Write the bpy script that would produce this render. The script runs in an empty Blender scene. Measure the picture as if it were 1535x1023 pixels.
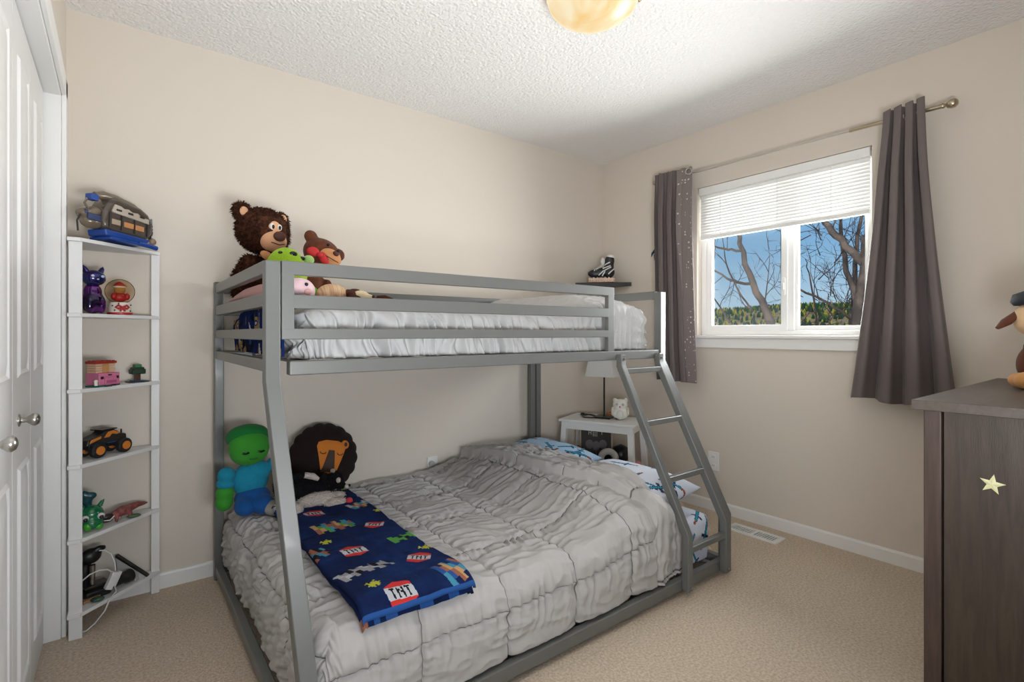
import bpy, bmesh, math, random
from mathutils import Vector, Matrix, Euler, noise
random.seed(7)
S = bpy.context.scene
C = S.collection
PI = math.pi
R = math.radians

# ------------------------------------------------------------------ materials
def lin(c):
    if isinstance(c, str):
        c = c.lstrip('#'); c = [int(c[i:i + 2], 16) / 255 for i in (0, 2, 4)]
    return tuple(x / 12.92 if x <= .04045 else ((x + .055) / 1.055) ** 2.4 for x in c) + (1,)

MATS = {}
def mat(name, col, rough=.6, metal=0, bump=None, var=None, spec=.5, emit=None, trans=0, sheen=0, coat=0, alpha=1, sss=0, stretch=(1, 1, 1)):
    """bump=(scale, strength, distance[, detail]); var=(scale, colour2, low, high)"""
    if name in MATS: return MATS[name]
    m = bpy.data.materials.new(name); m.use_nodes = True; MATS[name] = m
    nt = m.node_tree; b = nt.nodes['Principled BSDF']
    b.inputs['Base Color'].default_value = lin(col)
    b.inputs['Roughness'].default_value = rough
    b.inputs['Metallic'].default_value = metal
    b.inputs['Specular IOR Level'].default_value = spec if rough < .75 or spec != .5 else .15
    if sheen:
        b.inputs['Sheen Weight'].default_value = sheen; b.inputs['Sheen Roughness'].default_value = .5
    if coat:
        b.inputs['Coat Weight'].default_value = coat; b.inputs['Coat Roughness'].default_value = .08
    if trans: b.inputs['Transmission Weight'].default_value = trans
    if alpha < 1: b.inputs['Alpha'].default_value = alpha
    if emit:
        b.inputs['Emission Color'].default_value = lin(emit[0]); b.inputs['Emission Strength'].default_value = emit[1]
    if bump or var:
        tc = nt.nodes.new('ShaderNodeTexCoord'); mp = nt.nodes.new('ShaderNodeMapping')
        mp.inputs['Scale'].default_value = stretch
        nt.links.new(tc.outputs['Object'], mp.inputs['Vector'])
    if bump:
        n = nt.nodes.new('ShaderNodeTexNoise'); n.inputs['Scale'].default_value = bump[0]
        n.inputs['Detail'].default_value = bump[3] if len(bump) > 3 else 3
        bp = nt.nodes.new('ShaderNodeBump'); bp.inputs['Strength'].default_value = bump[1]; bp.inputs['Distance'].default_value = bump[2]
        nt.links.new(mp.outputs[0], n.inputs['Vector']); nt.links.new(n.outputs['Fac'], bp.inputs['Height'])
        nt.links.new(bp.outputs[0], b.inputs['Normal'])
    if var:
        n = nt.nodes.new('ShaderNodeTexNoise'); n.inputs['Scale'].default_value = var[0]; n.inputs['Detail'].default_value = 4
        r = nt.nodes.new('ShaderNodeValToRGB')
        r.color_ramp.elements[0].position = var[2]; r.color_ramp.elements[0].color = lin(col)
        r.color_ramp.elements[1].position = var[3]; r.color_ramp.elements[1].color = lin(var[1])
        nt.links.new(mp.outputs[0], n.inputs['Vector']); nt.links.new(n.outputs['Fac'], r.inputs['Fac'])
        nt.links.new(r.outputs[0], b.inputs['Base Color'])
    return m

# ------------------------------------------------------------------ mesh builder
class MB:
    def __init__(s, T=None):
        s.v = []; s.f = []; s.m = []; s.T = T or Matrix(); s.mi = 0
    def add(s, vs, fs, mi=None):
        b = len(s.v); s.v += [s.T @ Vector(v) for v in vs]
        s.f += [tuple(b + i for i in f) for f in fs]
        s.m += [s.mi if mi is None else mi] * len(fs)
        return s
    def box(s, lo, hi, M=None, mi=None):
        x0, y0, z0 = lo; x1, y1, z1 = hi
        vs = [(x0, y0, z0), (x1, y0, z0), (x1, y1, z0), (x0, y1, z0), (x0, y0, z1), (x1, y0, z1), (x1, y1, z1), (x0, y1, z1)]
        if M: vs = [M @ Vector(v) for v in vs]
        return s.add(vs, [(0, 3, 2, 1), (4, 5, 6, 7), (0, 1, 5, 4), (1, 2, 6, 5), (2, 3, 7, 6), (3, 0, 4, 7)], mi)
    def cbox(s, c, d, M=None, mi=None):
        return s.box([c[i] - d[i] / 2 for i in range(3)], [c[i] + d[i] / 2 for i in range(3)], M, mi)
    def tube(s, pts, r, seg=10, mi=None, flat=1.0):
        """r number or list; a round tube along the points"""
        pts = [Vector(p) for p in pts]; n = len(pts)
        rs = r if isinstance(r, (list, tuple)) else [r] * n
        vs, fs = [], []
        prev = None
        for i, p in enumerate(pts):
            t = (pts[min(i + 1, n - 1)] - pts[max(i - 1, 0)])
            if t.length < 1e-9: t = Vector((0, 0, 1))
            t.normalize()
            if prev is None:
                a = Vector((0, 0, 1)) if abs(t.z) < .9 else Vector((1, 0, 0))
                u = t.cross(a).normalized()
            else:
                u = (prev - t * prev.dot(t)).normalized()
            prev = u; w = t.cross(u)
            for k in range(seg):
                an = 2 * PI * k / seg
                vs.append(p + (u * math.cos(an) + w * math.sin(an) * flat) * rs[i])
        for i in range(n - 1):
            for k in range(seg):
                a = i * seg + k; b = i * seg + (k + 1) % seg
                fs.append((a, b, b + seg, a + seg))
        fs.append(tuple(range(seg - 1, -1, -1))); fs.append(tuple((n - 1) * seg + k for k in range(seg)))
        return s.add(vs, fs, mi)
    def cyl(s, p0, p1, r0, r1=None, seg=20, mi=None):
        return s.tube([p0, p1], [r0, r0 if r1 is None else r1], seg, mi)
    def ell(s, c, r, seg=20, rings=12, M=None, mi=None):
        if not isinstance(r, (list, tuple)): r = (r, r, r)
        vs, fs = [], []
        for i in range(rings + 1):
            th = PI * i / rings
            for k in range(seg):
                ph = 2 * PI * k / seg
                v = Vector((r[0] * math.sin(th) * math.cos(ph), r[1] * math.sin(th) * math.sin(ph), r[2] * math.cos(th)))
                if M: v = M @ v
                vs.append(v + Vector(c))
        for i in range(rings):
            for k in range(seg):
                a = i * seg + k; b = i * seg + (k + 1) % seg
                fs.append((a, a + seg, b + seg, b))
        return s.add(vs, fs, mi)
    def lathe(s, prof, c=(0, 0, 0), seg=32, M=None, mi=None):
        """prof [(r,z)] from bottom to top about local z"""
        vs, fs = [], []
        for r, z in prof:
            for k in range(seg):
                an = 2 * PI * k / seg
                v = Vector((r * math.cos(an), r * math.sin(an), z))
                if M: v = M @ v
                vs.append(v + Vector(c))
        for i in range(len(prof) - 1):
            for k in range(seg):
                a = i * seg + k; b = i * seg + (k + 1) % seg
                fs.append((a, b, b + seg, a + seg))
        if prof[0][0] > 1e-5: fs.append(tuple(range(seg - 1, -1, -1)))
        if prof[-1][0] > 1e-5: fs.append(tuple((len(prof) - 1) * seg + k for k in range(seg)))
        return s.add(vs, fs, mi)
    def prism(s, poly, h0, h1, axes=(0, 1, 2), mi=None, M=None):
        """poly 2D in axes[0],axes[1]; extruded along axes[2] from h0 to h1"""
        n = len(poly); vs = []
        for h in (h0, h1):
            for p in poly:
                v = [0, 0, 0]; v[axes[0]] = p[0]; v[axes[1]] = p[1]; v[axes[2]] = h
                vs.append(M @ Vector(v) if M else v)
        fs = [tuple(range(n - 1, -1, -1)), tuple(range(n, 2 * n))]
        fs += [(i, (i + 1) % n, n + (i + 1) % n, n + i) for i in range(n)]
        return s.add(vs, fs, mi)
    def grid(s, fn, nu, nv, mfn=None, mi=None):
        vs = [fn(i / nu, j / nv) for j in range(nv + 1) for i in range(nu + 1)]
        fs, ms = [], []
        b = len(s.v); s.v += [s.T @ Vector(v) for v in vs]
        for j in range(nv):
            for i in range(nu):
                a = b + j * (nu + 1) + i
                s.f.append((a, a + 1, a + nu + 2, a + nu + 1))
                s.m.append(mfn((i + .5) / nu, (j + .5) / nv) if mfn else (s.mi if mi is None else mi))
        return s
    def build(s, name, mats, parent=None, smooth=40, bevel=0, seg=2, mods=None, label=None):
        if not isinstance(mats, (list, tuple)): mats = [mats]
        off = Vector((0, 0, 0)); p = parent
        while p is not None:
            off += p.location; p = p.parent
        me = bpy.data.meshes.new(name)
        me.from_pydata([v - off for v in s.v], [], s.f)
        for m in mats: me.materials.append(m)
        if len(mats) > 1: me.polygons.foreach_set('material_index', s.m)
        bm = bmesh.new(); bm.from_mesh(me)
        bmesh.ops.remove_doubles(bm, verts=bm.verts, dist=1e-6)
        bmesh.ops.recalc_face_normals(bm, faces=bm.faces)
        bm.to_mesh(me); bm.free()
        if smooth:
            me.shade_smooth()
            if smooth < 180: me.set_sharp_from_angle(angle=R(smooth))
        o = bpy.data.objects.new(name, me); C.objects.link(o)
        if parent: o.parent = parent
        if bevel:
            b = o.modifiers.new('bevel', 'BEVEL'); b.width = bevel; b.segments = seg; b.limit_method = 'ANGLE'; b.angle_limit = R(50); b.harden_normals = True
        for k in (mods or []):
            if k[0] == 'remesh':
                m = o.modifiers.new('remesh', 'REMESH'); m.mode = 'VOXEL'; m.voxel_size = k[1]; m.use_smooth_shade = True
            elif k[0] == 'smooth':
                m = o.modifiers.new('smooth', 'SMOOTH'); m.factor = .5; m.iterations = k[1]
            elif k[0] == 'subsurf':
                m = o.modifiers.new('subsurf', 'SUBSURF'); m.levels = m.render_levels = k[1]
            elif k[0] == 'solid':
                m = o.modifiers.new('solid', 'SOLIDIFY'); m.thickness = k[1]; m.offset = k[2] if len(k) > 2 else 0
        if label: o['label'] = label
        return o

def tag(o, label, cat, group=None, kind=None):
    o['label'] = label; o['category'] = cat
    if group: o['group'] = group
    if kind: o['kind'] = kind
    return o
def thing(name, label, cat, loc, group=None):
    o = bpy.data.objects.new(name, None); C.objects.link(o); o.location = loc
    o.empty_display_size = .05
    return tag(o, label, cat, group)
def struct(o):
    o['kind'] = 'structure'; return o
def frame(loc, yaw=0, pitch=0, roll=0, sc=1):
    """local frame: -Y is the way the thing faces"""
    return Matrix.Translation(loc) @ Euler((R(pitch), R(roll), R(yaw)), 'XYZ').to_matrix().to_4x4() @ Matrix.Scale(sc, 4)
def rot(x=0, y=0, z=0):
    return Euler((R(x), R(y), R(z)), 'XYZ').to_matrix()
def blob(name, parts, m, parent, T, vox=.006, it=4, label=None):
    """one continuous plush body: parts [(centre, radii[, rotation])] joined by a voxel skin"""
    mb = MB(T)
    for p in parts:
        if p[0] == 'tube': mb.tube(p[1], p[2], 14)
        else: mb.ell(p[0], p[1], 22, 14, p[2] if len(p) > 2 else None)
    return mb.build(name, m, parent, 180, mods=[('remesh', vox), ('smooth', it)], label=label)
def sm(a, b, x):
    t = max(0, min(1, (x - a) / (b - a))); return t * t * (3 - 2 * t)
def nz(x, y=0, z=0): return noise.noise(Vector((x, y, z)))

# ------------------------------------------------------------------ palette
WALL = mat('wall_paint', '#d2c9bd', .75, bump=(260, .06, .002))
CEIL = mat('ceiling_texture', '#e4e2df', .9)
WHITE = mat('white_paint', '#e3e2df', .45)
DOORW = mat('door_white', '#dedddb', .42)
VINYL = mat('white_vinyl', '#eeeeec', .35)
STEEL = mat('grey_painted_steel', '#676865', .38, .0, spec=.5, coat=.1)
NICKEL = mat('brushed_nickel', '#b7b4ae', .28, 1)
BRASS = mat('pale_brass', '#b5a183', .3, 1)
BLACK = mat('black_plastic', '#151515', .4)
GREYF = mat('grey_comforter', '#aeaba8', .75, bump=(420, .12, .002))
SEAM_DARK = mat('dark_seam_line', '#6d6b69', .9)  # darker tone for the narrow faces along the quilt seams
WHITEF = mat('pale_comforter', '#bdbcbb', .8, bump=(420, .1, .002))
DARKF = mat('dark_mattress', '#3a3a3c', .9)

# ceiling: knock-down texture
nt = CEIL.node_tree; b = nt.nodes['Principled BSDF']
tc = nt.nodes.new('ShaderNodeTexCoord')
n1 = nt.nodes.new('ShaderNodeTexNoise'); n1.inputs['Scale'].default_value = 60; n1.inputs['Detail'].default_value = 3
v1 = nt.nodes.new('ShaderNodeTexVoronoi'); v1.inputs['Scale'].default_value = 80
ad = nt.nodes.new('ShaderNodeMath'); ad.operation = 'MULTIPLY_ADD'; ad.inputs[1].default_value = -.5
bp = nt.nodes.new('ShaderNodeBump'); bp.inputs['Strength'].default_value = .6; bp.inputs['Distance'].default_value = .010
nt.links.new(tc.outputs['Object'], n1.inputs['Vector']); nt.links.new(tc.outputs['Object'], v1.inputs['Vector'])
nt.links.new(v1.outputs['Distance'], ad.inputs[0]); nt.links.new(n1.outputs['Fac'], ad.inputs[2])
nt.links.new(ad.outputs[0], bp.inputs['Height']); nt.links.new(bp.outputs[0], b.inputs['Normal'])
# carpet
CARPET = mat('beige_carpet', '#bfab95', .95, bump=(150, .8, .012, 8), var=(110, '#dccdb9', .34, .68))

# ------------------------------------------------------------------ room (camera stands at x=0, y=0)
XR, YB, XL, YF, ZC = 2.983, 2.723, -.165, -.16, 2.428
struct(MB().box((-.9, -1.4, -.1), (3.2, 2.85, 0)).build('floor', CARPET, smooth=0))
struct(MB().box((-.3, YF - .12, ZC), (3.1, 2.85, ZC + .1)).build('ceiling', CEIL, smooth=0))
struct(MB().box((-.3, YB, 0), (3.1, YB + .12, ZC)).build('wall_back', WALL, smooth=0))
# right wall with the window opening
WY0, WY1, WZ0, WZ1 = .93, 1.905, 1.10, 2.06
w = MB(); XO = XR + .14
w.box((XR, YF - .12, 0), (XO, WY0, ZC)); w.box((XR, WY1, 0), (XO, YB + .12, ZC))
w.box((XR, WY0, 0), (XO, WY1, WZ0)); w.box((XR, WY0, WZ1), (XO, WY1, ZC))
struct(w.build('wall_right', WALL, smooth=0))
# left wall with the closet opening
OY0, OY1, OZ = 1.11, 2.50, 2.0
w = MB(); XK = XL - .14
w.box((XK, YF - .12, 0), (XL, OY0, ZC)); w.box((XK, OY1, 0), (XL, YB + .12, ZC)); w.box((XK, OY0, OZ), (XL, OY1, ZC))
struct(w.build('wall_left', WALL, smooth=0))
# front wall behind the camera, with the doorway the picture was taken from
w = MB()
w.box((-.3, YF - .12, 0), (-.10, YF, ZC)); w.box((.80, YF - .12, 0), (3.1, YF, ZC)); w.box((-.10, YF - .12, 2.05), (.80, YF, ZC))
struct(w.build('wall_front', WALL, smooth=0))
# baseboards
def base(name, pts, nrm):
    pass
prof = [(0, 0), (.012, 0), (.012, .058), (.009, .066), (0, .068)]
struct(MB().prism([(YB - a, z) for a, z in prof], XL, XR, (1, 2, 0)).build('baseboard_back', WHITE, smooth=0))
struct(MB().prism([(XR - a, z) for a, z in prof], YF, YB - .012, (0, 2, 1)).build('baseboard_right', WHITE, smooth=0))
struct(MB().prism([(XL + a, z) for a, z in prof], OY1 + .062, YB - .012, (0, 2, 1)).build('baseboard_left', WHITE, smooth=0))
struct(MB().prism([(YF + a, z) for a, z in prof], .86, XR - .012, (1, 2, 0)).build('baseboard_front', WHITE, smooth=0))
# closet casing
t = MB()
t.box((XL, OY1 - .004, 0), (XL + .014, OY1 + .06, OZ + .06)); t.box((XL, OY0 - .06, 0), (XL + .014, OY0 + .004, OZ + .06)); t.box((XL, OY0 - .06, OZ - .004), (XL + .014, OY1 + .06, OZ + .06))
t.box((XK, OY1 - .012, 0), (XL, OY1, OZ)); t.box((XK, OY0, 0), (XL, OY0 + .012, OZ)); t.box((XK, OY0, OZ - .012), (XL, OY1, OZ))
struct(t.build('trim_1', WHITE, smooth=0, bevel=.003))
# closet doors, two leaves with raised panels
def closet_door(name, y0, y1, tilt, yk):
    xd = XL - .047
    rt = bpy.data.objects.new(name, None); C.objects.link(rt); rt.location = (xd, y0, 0); struct(rt)
    T = Matrix.Translation((xd, y1, 0)) @ Matrix.Rotation(R(tilt), 4, 'Z') @ Matrix.Translation((-xd, -y1, 0))
    d = MB(T); d.box((xd - .034, y0, .012), (xd, (y0 + y1) / 2 - .0025, OZ - .018)); d.box((xd - .034, (y0 + y1) / 2 + .0025, .012), (xd, y1, OZ - .018))
    yw = y1 - y0; st = .078; hw = yw / 2; pw = hw - 2 * st
    for z0, z1 in ((.14, .76), (1.0, 1.86)):
        for k in range(2):
            a = y0 + st + k * hw; bb = a + pw
            g = .028
            vs = [(xd, a, z0), (xd, bb, z0), (xd, bb, z1), (xd, a, z1)]
            v2 = [(xd + .006, a + g * .35, z0 + g * .35), (xd + .006, bb - g * .35, z0 + g * .35), (xd + .006, bb - g * .35, z1 - g * .35), (xd + .006, a + g * .35, z1 - g * .35)]
            v3 = [(xd + .001, a + g * .7, z0 + g * .7), (xd + .001, bb - g * .7, z0 + g * .7), (xd + .001, bb - g * .7, z1 - g * .7), (xd + .001, a + g * .7, z1 - g * .7)]
            v4 = [(xd + .007, a + g * 1.8, z0 + g * 1.8), (xd + .007, bb - g * 1.8, z0 + g * 1.8), (xd + .007, bb - g * 1.8, z1 - g * 1.8), (xd + .007, a + g * 1.8, z1 - g * 1.8)]
            f = []
            for q in range(3):
                for i in range(4):
                    f.append((q * 4 + i, q * 4 + (i + 1) % 4, q * 4 + 4 + (i + 1) % 4, q * 4 + 4 + i))
            f.append((12, 13, 14, 15))
            d.add(vs + v2 + v3 + v4, f)
    d.build('door_leaf', DOORW, rt, smooth=30)
    k = MB(T @ Matrix.Translation((xd, yk, .885)) @ Matrix.Rotation(R(90), 4, 'Y'))
    k.lathe([(.017, 0), (.017, .003), (.008, .006), (.007, .016), (.012, .022), (.017, .028), (.0175, .034), (.013, .041), (.004, .044), (0, .0445)], seg=24)
    k.build('knob', NICKEL, rt, 60, label='round brushed metal knob')
closet_door('door_1', 1.122, 1.793, 0, 1.505)
closet_door('door_2', 1.797, 2.473, 0, 1.898)
struct(MB().box((XK - .5, OY0 - .1, 0), (XK - .45, OY1 + .1, ZC)).build('wall_closet', WALL, smooth=0))

# ------------------------------------------------------------------ window
win = bpy.data.objects.new('window_1', None); C.objects.link(win); win.location = (XR + .07, (WY0 + WY1) / 2, WZ0); struct(win)
fx0, fx1 = XR + .055, XR + .125
m = MB()
fw = .035
m.box((fx0, WY0, WZ0), (fx1, WY0 + fw, WZ1)); m.box((fx0, WY1 - fw, WZ0), (fx1, WY1, WZ1))
m.box((fx0, WY0 + fw, WZ0), (fx1, WY1 - fw, WZ0 + fw)); m.box((fx0, WY0 + fw, WZ1 - fw), (fx1, WY1 - fw, WZ1))
m.box((fx0 + .02, 1.335, WZ0 + fw), (fx1 - .01, 1.375, WZ1 - fw))
m.build('window_frame', VINYL, win, bevel=.003)
def sash(y0, y1, x0, x1, s, nm):
    q = MB()
    q.box((x0, y0, WZ0 + fw), (x1, y0 + s, WZ1 - fw)); q.box((x0, y1 - s, WZ0 + fw), (x1, y1, WZ1 - fw))
    q.box((x0, y0 + s, WZ0 + fw), (x1, y1 - s, WZ0 + fw + s)); q.box((x0, y0 + s, WZ1 - fw - s), (x1, y1 - s, WZ1 - fw))
    return q.build(nm, VINYL, win, bevel=.002)
GLASS = bpy.data.materials.new('clear_glass'); GLASS.use_nodes = True
nt = GLASS.node_tree; nt.nodes.remove(nt.nodes['Principled BSDF'])
tr = nt.nodes.new('ShaderNodeBsdfTransparent'); gl = nt.nodes.new('ShaderNodeBsdfGlossy'); gl.inputs['Roughness'].default_value = .02
mx = nt.nodes.new('ShaderNodeMixShader'); lw = nt.nodes.new('ShaderNodeLayerWeight'); lw.inputs['Blend'].default_value = .12
nt.links.new(lw.outputs['Fresnel'], mx.inputs['Fac']); nt.links.new(tr.outputs[0], mx.inputs[1]); nt.links.new(gl.outputs[0], mx.inputs[2])
nt.links.new(mx.outputs[0], nt.nodes['Material Output'].inputs['Surface'])
tr.inputs['Color'].default_value = (.97, .98, .98, 1)
s1 = sash(1.365, WY1 - fw, fx0 + .004, fx0 + .034, .035, 'sash')
s2 = sash(WY0 + fw, 1.345, fx0 + .036, fx0 + .062, .026, 'sash')
MB().box((fx0 + .017, 1.40, WZ0 + .07), (fx0 + .020, WY1 - .07, WZ1 - .07)).build('pane', GLASS, s1, 0)
MB().box((fx0 + .048, WY0 + .06, WZ0 + .06), (fx0 + .051, 1.32, WZ1 - .06)).build('pane', GLASS, s2, 0)
SCREEN = bpy.data.materials.new('insect_screen'); SCREEN.use_nodes = True
nt = SCREEN.node_tree; bs = nt.nodes['Principled BSDF']; bs.inputs['Base Color'].default_value = (.12, .125, .13, 1); bs.inputs['Alpha'].default_value = .07; bs.inputs['Roughness'].default_value = .8
MB().box((fx0 + .050, 1.40, WZ0 + .06), (fx0 + .0505, WY1 - .065, WZ1 - .06)).build('insect_screen', SCREEN, win, 0)
lt = MB()
lt.box((fx0 - .006, 1.372, 1.34), (fx0 + .006, 1.392, 1.44)); lt.box((fx0 - .014, 1.377, 1.37), (fx0 - .004, 1.387, 1.41))
lt.build('latch', VINYL, win, bevel=.003)
MB().prism([(XR - .030, WZ0 - .012), (XR - .030, WZ0 + .006), (fx0, WZ0 + .006), (fx0, WZ0 - .001), (XR, WZ0 - .001), (XR, WZ0 - .012)], WY0 - .02, WY1 + .02, (0, 2, 1)).build('sill', WHITE, win, 0, bevel=.004)
MB().box((XR - .016, WY0 - .02, WZ0 - .072), (XR - .0005, WY1 + .02, WZ0 - .012)).build('apron', WHITE, win, 0, bevel=.003)

# blind
bl = thing('window_blind', 'white horizontal slat blind half lowered over the window', 'blind', (XR + .025, (WY0 + WY1) / 2, WZ1))
BLW = mat('blind_white', '#e9e9e6', .5)
nt = BLW.node_tree; bs = nt.nodes['Principled BSDF']
tl = nt.nodes.new('ShaderNodeBsdfTranslucent'); tl.inputs['Color'].default_value = (.9, .9, .88, 1)
mx = nt.nodes.new('ShaderNodeMixShader'); mx.inputs['Fac'].default_value = .015
nt.links.new(bs.outputs[0], mx.inputs[1]); nt.links.new(tl.outputs[0], mx.inputs[2]); nt.links.new(mx.outputs[0], nt.nodes['Material Output'].inputs['Surface'])
MB().box((XR + .004, WY0 + .01, WZ1 - .05), (XR + .045, WY1 - .01, WZ1 - .002)).build('headrail', BLW, bl, bevel=.004)
sl = MB(); ZB = 1.735
k = 0; z = WZ1 - .062
while z > ZB + .006:
    def fn(u, v, z=z): 
        a = (u - .5) * .027
        return (XR + .024 + a * .42, WY0 + .014 + v * (WY1 - WY0 - .028), z + a * .9 + .003 * (1 - (2 * u - 1) ** 2))
    sl.grid(fn, 4, 1); z -= .0185
sl.build('slat_stack', BLW, bl, 180)
for yy in (1.12, 1.40, 1.75):
    MB().cyl((XR + .012, yy, ZB), (XR + .012, yy, WZ1 - .05), .0012, seg=6).build('ladder_cord', BLW, bl)
MB().box((XR + .012, WY0 + .014, ZB - .012), (XR + .036, WY1 - .014, ZB + .012)).build('bottom_rail', BLW, bl, bevel=.004)
# ------------------------------------------------------------------ bunk bed
BX0, BX1 = .345, 2.288
bed = thing('bunk_bed', 'grey metal twin over double bunk bed with slanted ladder against the beige wall', 'bunk bed', (1.3, 2.0, 0))
def mitre(path, t):
    """closed outline of a bar of width t along a 2D path"""
    P = [Vector(p) for p in path]; n = len(P); L, Rr = [], []
    for i in range(n):
        d0 = (P[i] - P[i - 1]).normalized() if i else None
        d1 = (P[i + 1] - P[i]).normalized() if i < n - 1 else None
        if d0 is None: d0 = d1
        if d1 is None: d1 = d0
        n0 = Vector((-d0.y, d0.x)); n1 = Vector((-d1.y, d1.x)); b = (n0 + n1).normalized()
        k = t / 2 / max(.2, b.dot(n0))
        L.append(P[i] + b * k); Rr.append(P[i] - b * k)
    return L + Rr[::-1]
BW = .043
front = [(1.6665, 1.337), (1.6665, .975), (1.302, .265), (1.302, 0)]
for x0 in (BX0, BX1 - BW):
    MB().prism(mitre(front, BW), x0, x0 + BW, (1, 2, 0)).build('post', STEEL, bed, 30, bevel=.004, seg=3)
for x0 in (BX0, BX1 - .038):
    MB().box((x0, 2.648, 0), (x0 + .038, 2.69, 1.352)).build('post', STEEL, bed, 30, bevel=.004, seg=3)
MB().box((2.206, 2.655, 0), (2.244, 2.69, .99)).build('post', STEEL, bed, 30, bevel=.004, seg=3)
def bar(name, lo, hi, bev=.004):
    return MB().box(lo, hi).build(name, STEEL, bed, 30, bevel=bev, seg=2)
# front guard frame
GY0, GY1 = 1.648, 1.673
g = MB()
for a, bq in (((.391, 1.298), (1.888, 1.340)), ((.424, 1.195), (1.85, 1.238)), ((.391, 1.100), (1.888, 1.134))):
    g.box((a[0], GY0, a[1]), (bq[0], GY1, bq[1]))
g.box((.391, GY0 + .0005, 1.100), (.428, GY1 - .0005, 1.3395)); g.box((1.846, GY0 + .0005, 1.03), (1.888, GY1 - .0005, 1.3395))
g.build('guard_rail', STEEL, bed, 30, bevel=.003)
bar('side_rail', (.414, 1.648, .990), (2.236, 1.688, 1.034))
bar('side_rail', (.383, 2.65, .990), (2.25, 2.688, 1.034))
g = MB()
for z0, z1 in ((1.300, 1.340), (1.2, 1.238), (1.100, 1.134)): g.box((.383, 2.655, z0), (2.25, 2.68, z1))
g.build('guard_rail', STEEL, bed, 30, bevel=.003)
for xa, xb in ((BX0 + .004, BX0 + .032), (BX1 - .034, BX1 - .006)):
    lst = ((1.300, 1.342), (1.200, 1.243), (1.098, 1.134), (1.002, 1.040)) if xa < 1 else ((1.300, 1.342), (.998, 1.034))
    for z0, z1 in lst: bar('end_rail', (xa, 1.69, z0), (xb, 2.648, z1))
# lower rails
bar('lower_side_rail', (BX0 + BW, 1.286, .022), (BX1 - BW, 1.318, .068))
bar('lower_side_rail', (BX0 + .038, 2.655, .022), (BX1 - .038, 2.685, .068))
for xa in (BX0 + .004, BX1 - .036):
    bar('lower_end_rail', (xa, 1.325, .022), (xa + .03, 2.648, .066))
for i in range(9):
    x = .5 + i * .21
    bar('slat', (x, 1.318, .036), (x + .028, 2.655, .050), .002)
for i in range(9):
    x = .5 + i * .21
    bar('slat', (x, 1.688, 1.012), (x + .028, 2.65, 1.026), .002)
# ladder
lad = [(1.629, 1.018), (1.629, .962), (1.2675, .258), (1.2675, .026)]
ln = []
for x0 in (1.897, 2.192):
    ln.append(MB().prism(mitre(lad, .034), x0, x0 + .034, (1, 2, 0)).build('ladder_rail', STEEL, bed, 30, bevel=.005, seg=3))
def ly(z): return 1.2675 + (z - .258) / (.962 - .258) * (1.629 - 1.2675) if z > .258 else 1.2675
for z in (.938, .703, .470, .197):
    MB().cbox((2.06, ly(z), z), (.27, .026, .026)).build('rung', STEEL, bed, 30, bevel=.004)
for x0, z, y in ((1.914, .995, 1.611), (2.209, .995, 1.611), (1.914, .045, 1.2495), (2.209, .045, 1.2495)):
    MB().cyl((x0, y, z), (x0, y - .004, z), .006, seg=12).build('bolt', NICKEL, bed, label='small bright bolt head')
MB().cyl((BX0 - .003, 1.66, .046), (BX0 + .004, 1.66, .046), .008, seg=12).build('bolt', NICKEL, bed)

# ------------------------------------------------------------------ lower mattress and bedding
# pixel print palette on white cotton
PRINT = [mat('white_cotton', '#cfd3de', .85), mat('print_blue', '#a9c4dd', .85), mat('print_teal', '#2f8fa6', .85), mat('print_navy', '#2c3a5e', .85), mat('print_lilac', '#8f8fc0', .85), mat('print_brown', '#8d5a44', .85), mat('print_red', '#b8433c', .85)]
def sword(x, y):
    """generic pixel bar with a cross piece, length .12"""
    if -.06 < x < .06 and abs(y) < .008: return 2 if abs(y) < .0045 else 3
    if -.03 < x < -.018 and abs(y) < .026: return 3
    if -.085 < x < -.06 and abs(y) < .006: return 5
    return -1
def shape_print(px, py, stamps):
    for (cx, cy, an, fn, s) in stamps:
        dx, dy = px - cx, py - cy
        if dx * dx + dy * dy > .03 * s * s: continue
        c, n = math.cos(an), math.sin(an)
        r = fn((dx * c + dy * n) / s, (-dx * n + dy * c) / s)
        if r >= 0: return r
    return 0
mt = thing('mattress', 'low double mattress in a white fitted sheet printed with teal pixel swords', 'mattress', (1.34, 2.0, .052))
MX0, MX1, MY0, MY1, MZ = .48, 2.245, 1.365, 2.635, .262
st = [(2.19, 1.42, .5, sword, 1.0), (2.20, 1.335, 1.15, sword, 1.1), (2.02, 1.33, 2.2, sword, .9), (2.08, 1.30, .9, sword, .8), (1.98, 1.24, 2.3, sword, .9), (2.12, 1.22, 2.2, sword, .8), (2.16, 1.6, 1.2, sword, 1)]
m = MB()
def mfn(u, v):
    x = MX0 + u * (MX1 - MX0); return 0
def topz(x, y): 
    return MZ - .012 * (sm(MX1 - .05, MX1, x) + sm(MX0 + .05, MX0, x) + sm(MY0 + .05, MY0, y))
NX, NY = 300, 40
def mtop(u, v):
    # v from -? front hem up over the edge and back
    x = MX0 + u * (MX1 - MX0); a = v * (MY1 - MY0 + .205)
    rr = .04
    if a < .165: y, z = MY0, .055 + a
    elif a < .165 + rr * PI / 2: 
        q = (a - .165) / rr; y, z = MY0 + rr * (1 - math.cos(q)), .055 + .165 + rr * math.sin(q)
    else: y, z = MY0 + rr + (a - .165 - rr * PI / 2), .26
    bul = .008 * math.sin(PI * min(1, (z - .055) / .2))
    ce = sm(MX1 - .03, MX1, x)
    return (x - ce * .0, y - (bul if a < .2 else 0) + .018 * ce * (1 if a < .2 else 0) + .003 * nz(x * 9, z * 20), z - (.012 * ce if a > .2 else 0) + .002 * nz(x * 14, y * 14))
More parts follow.
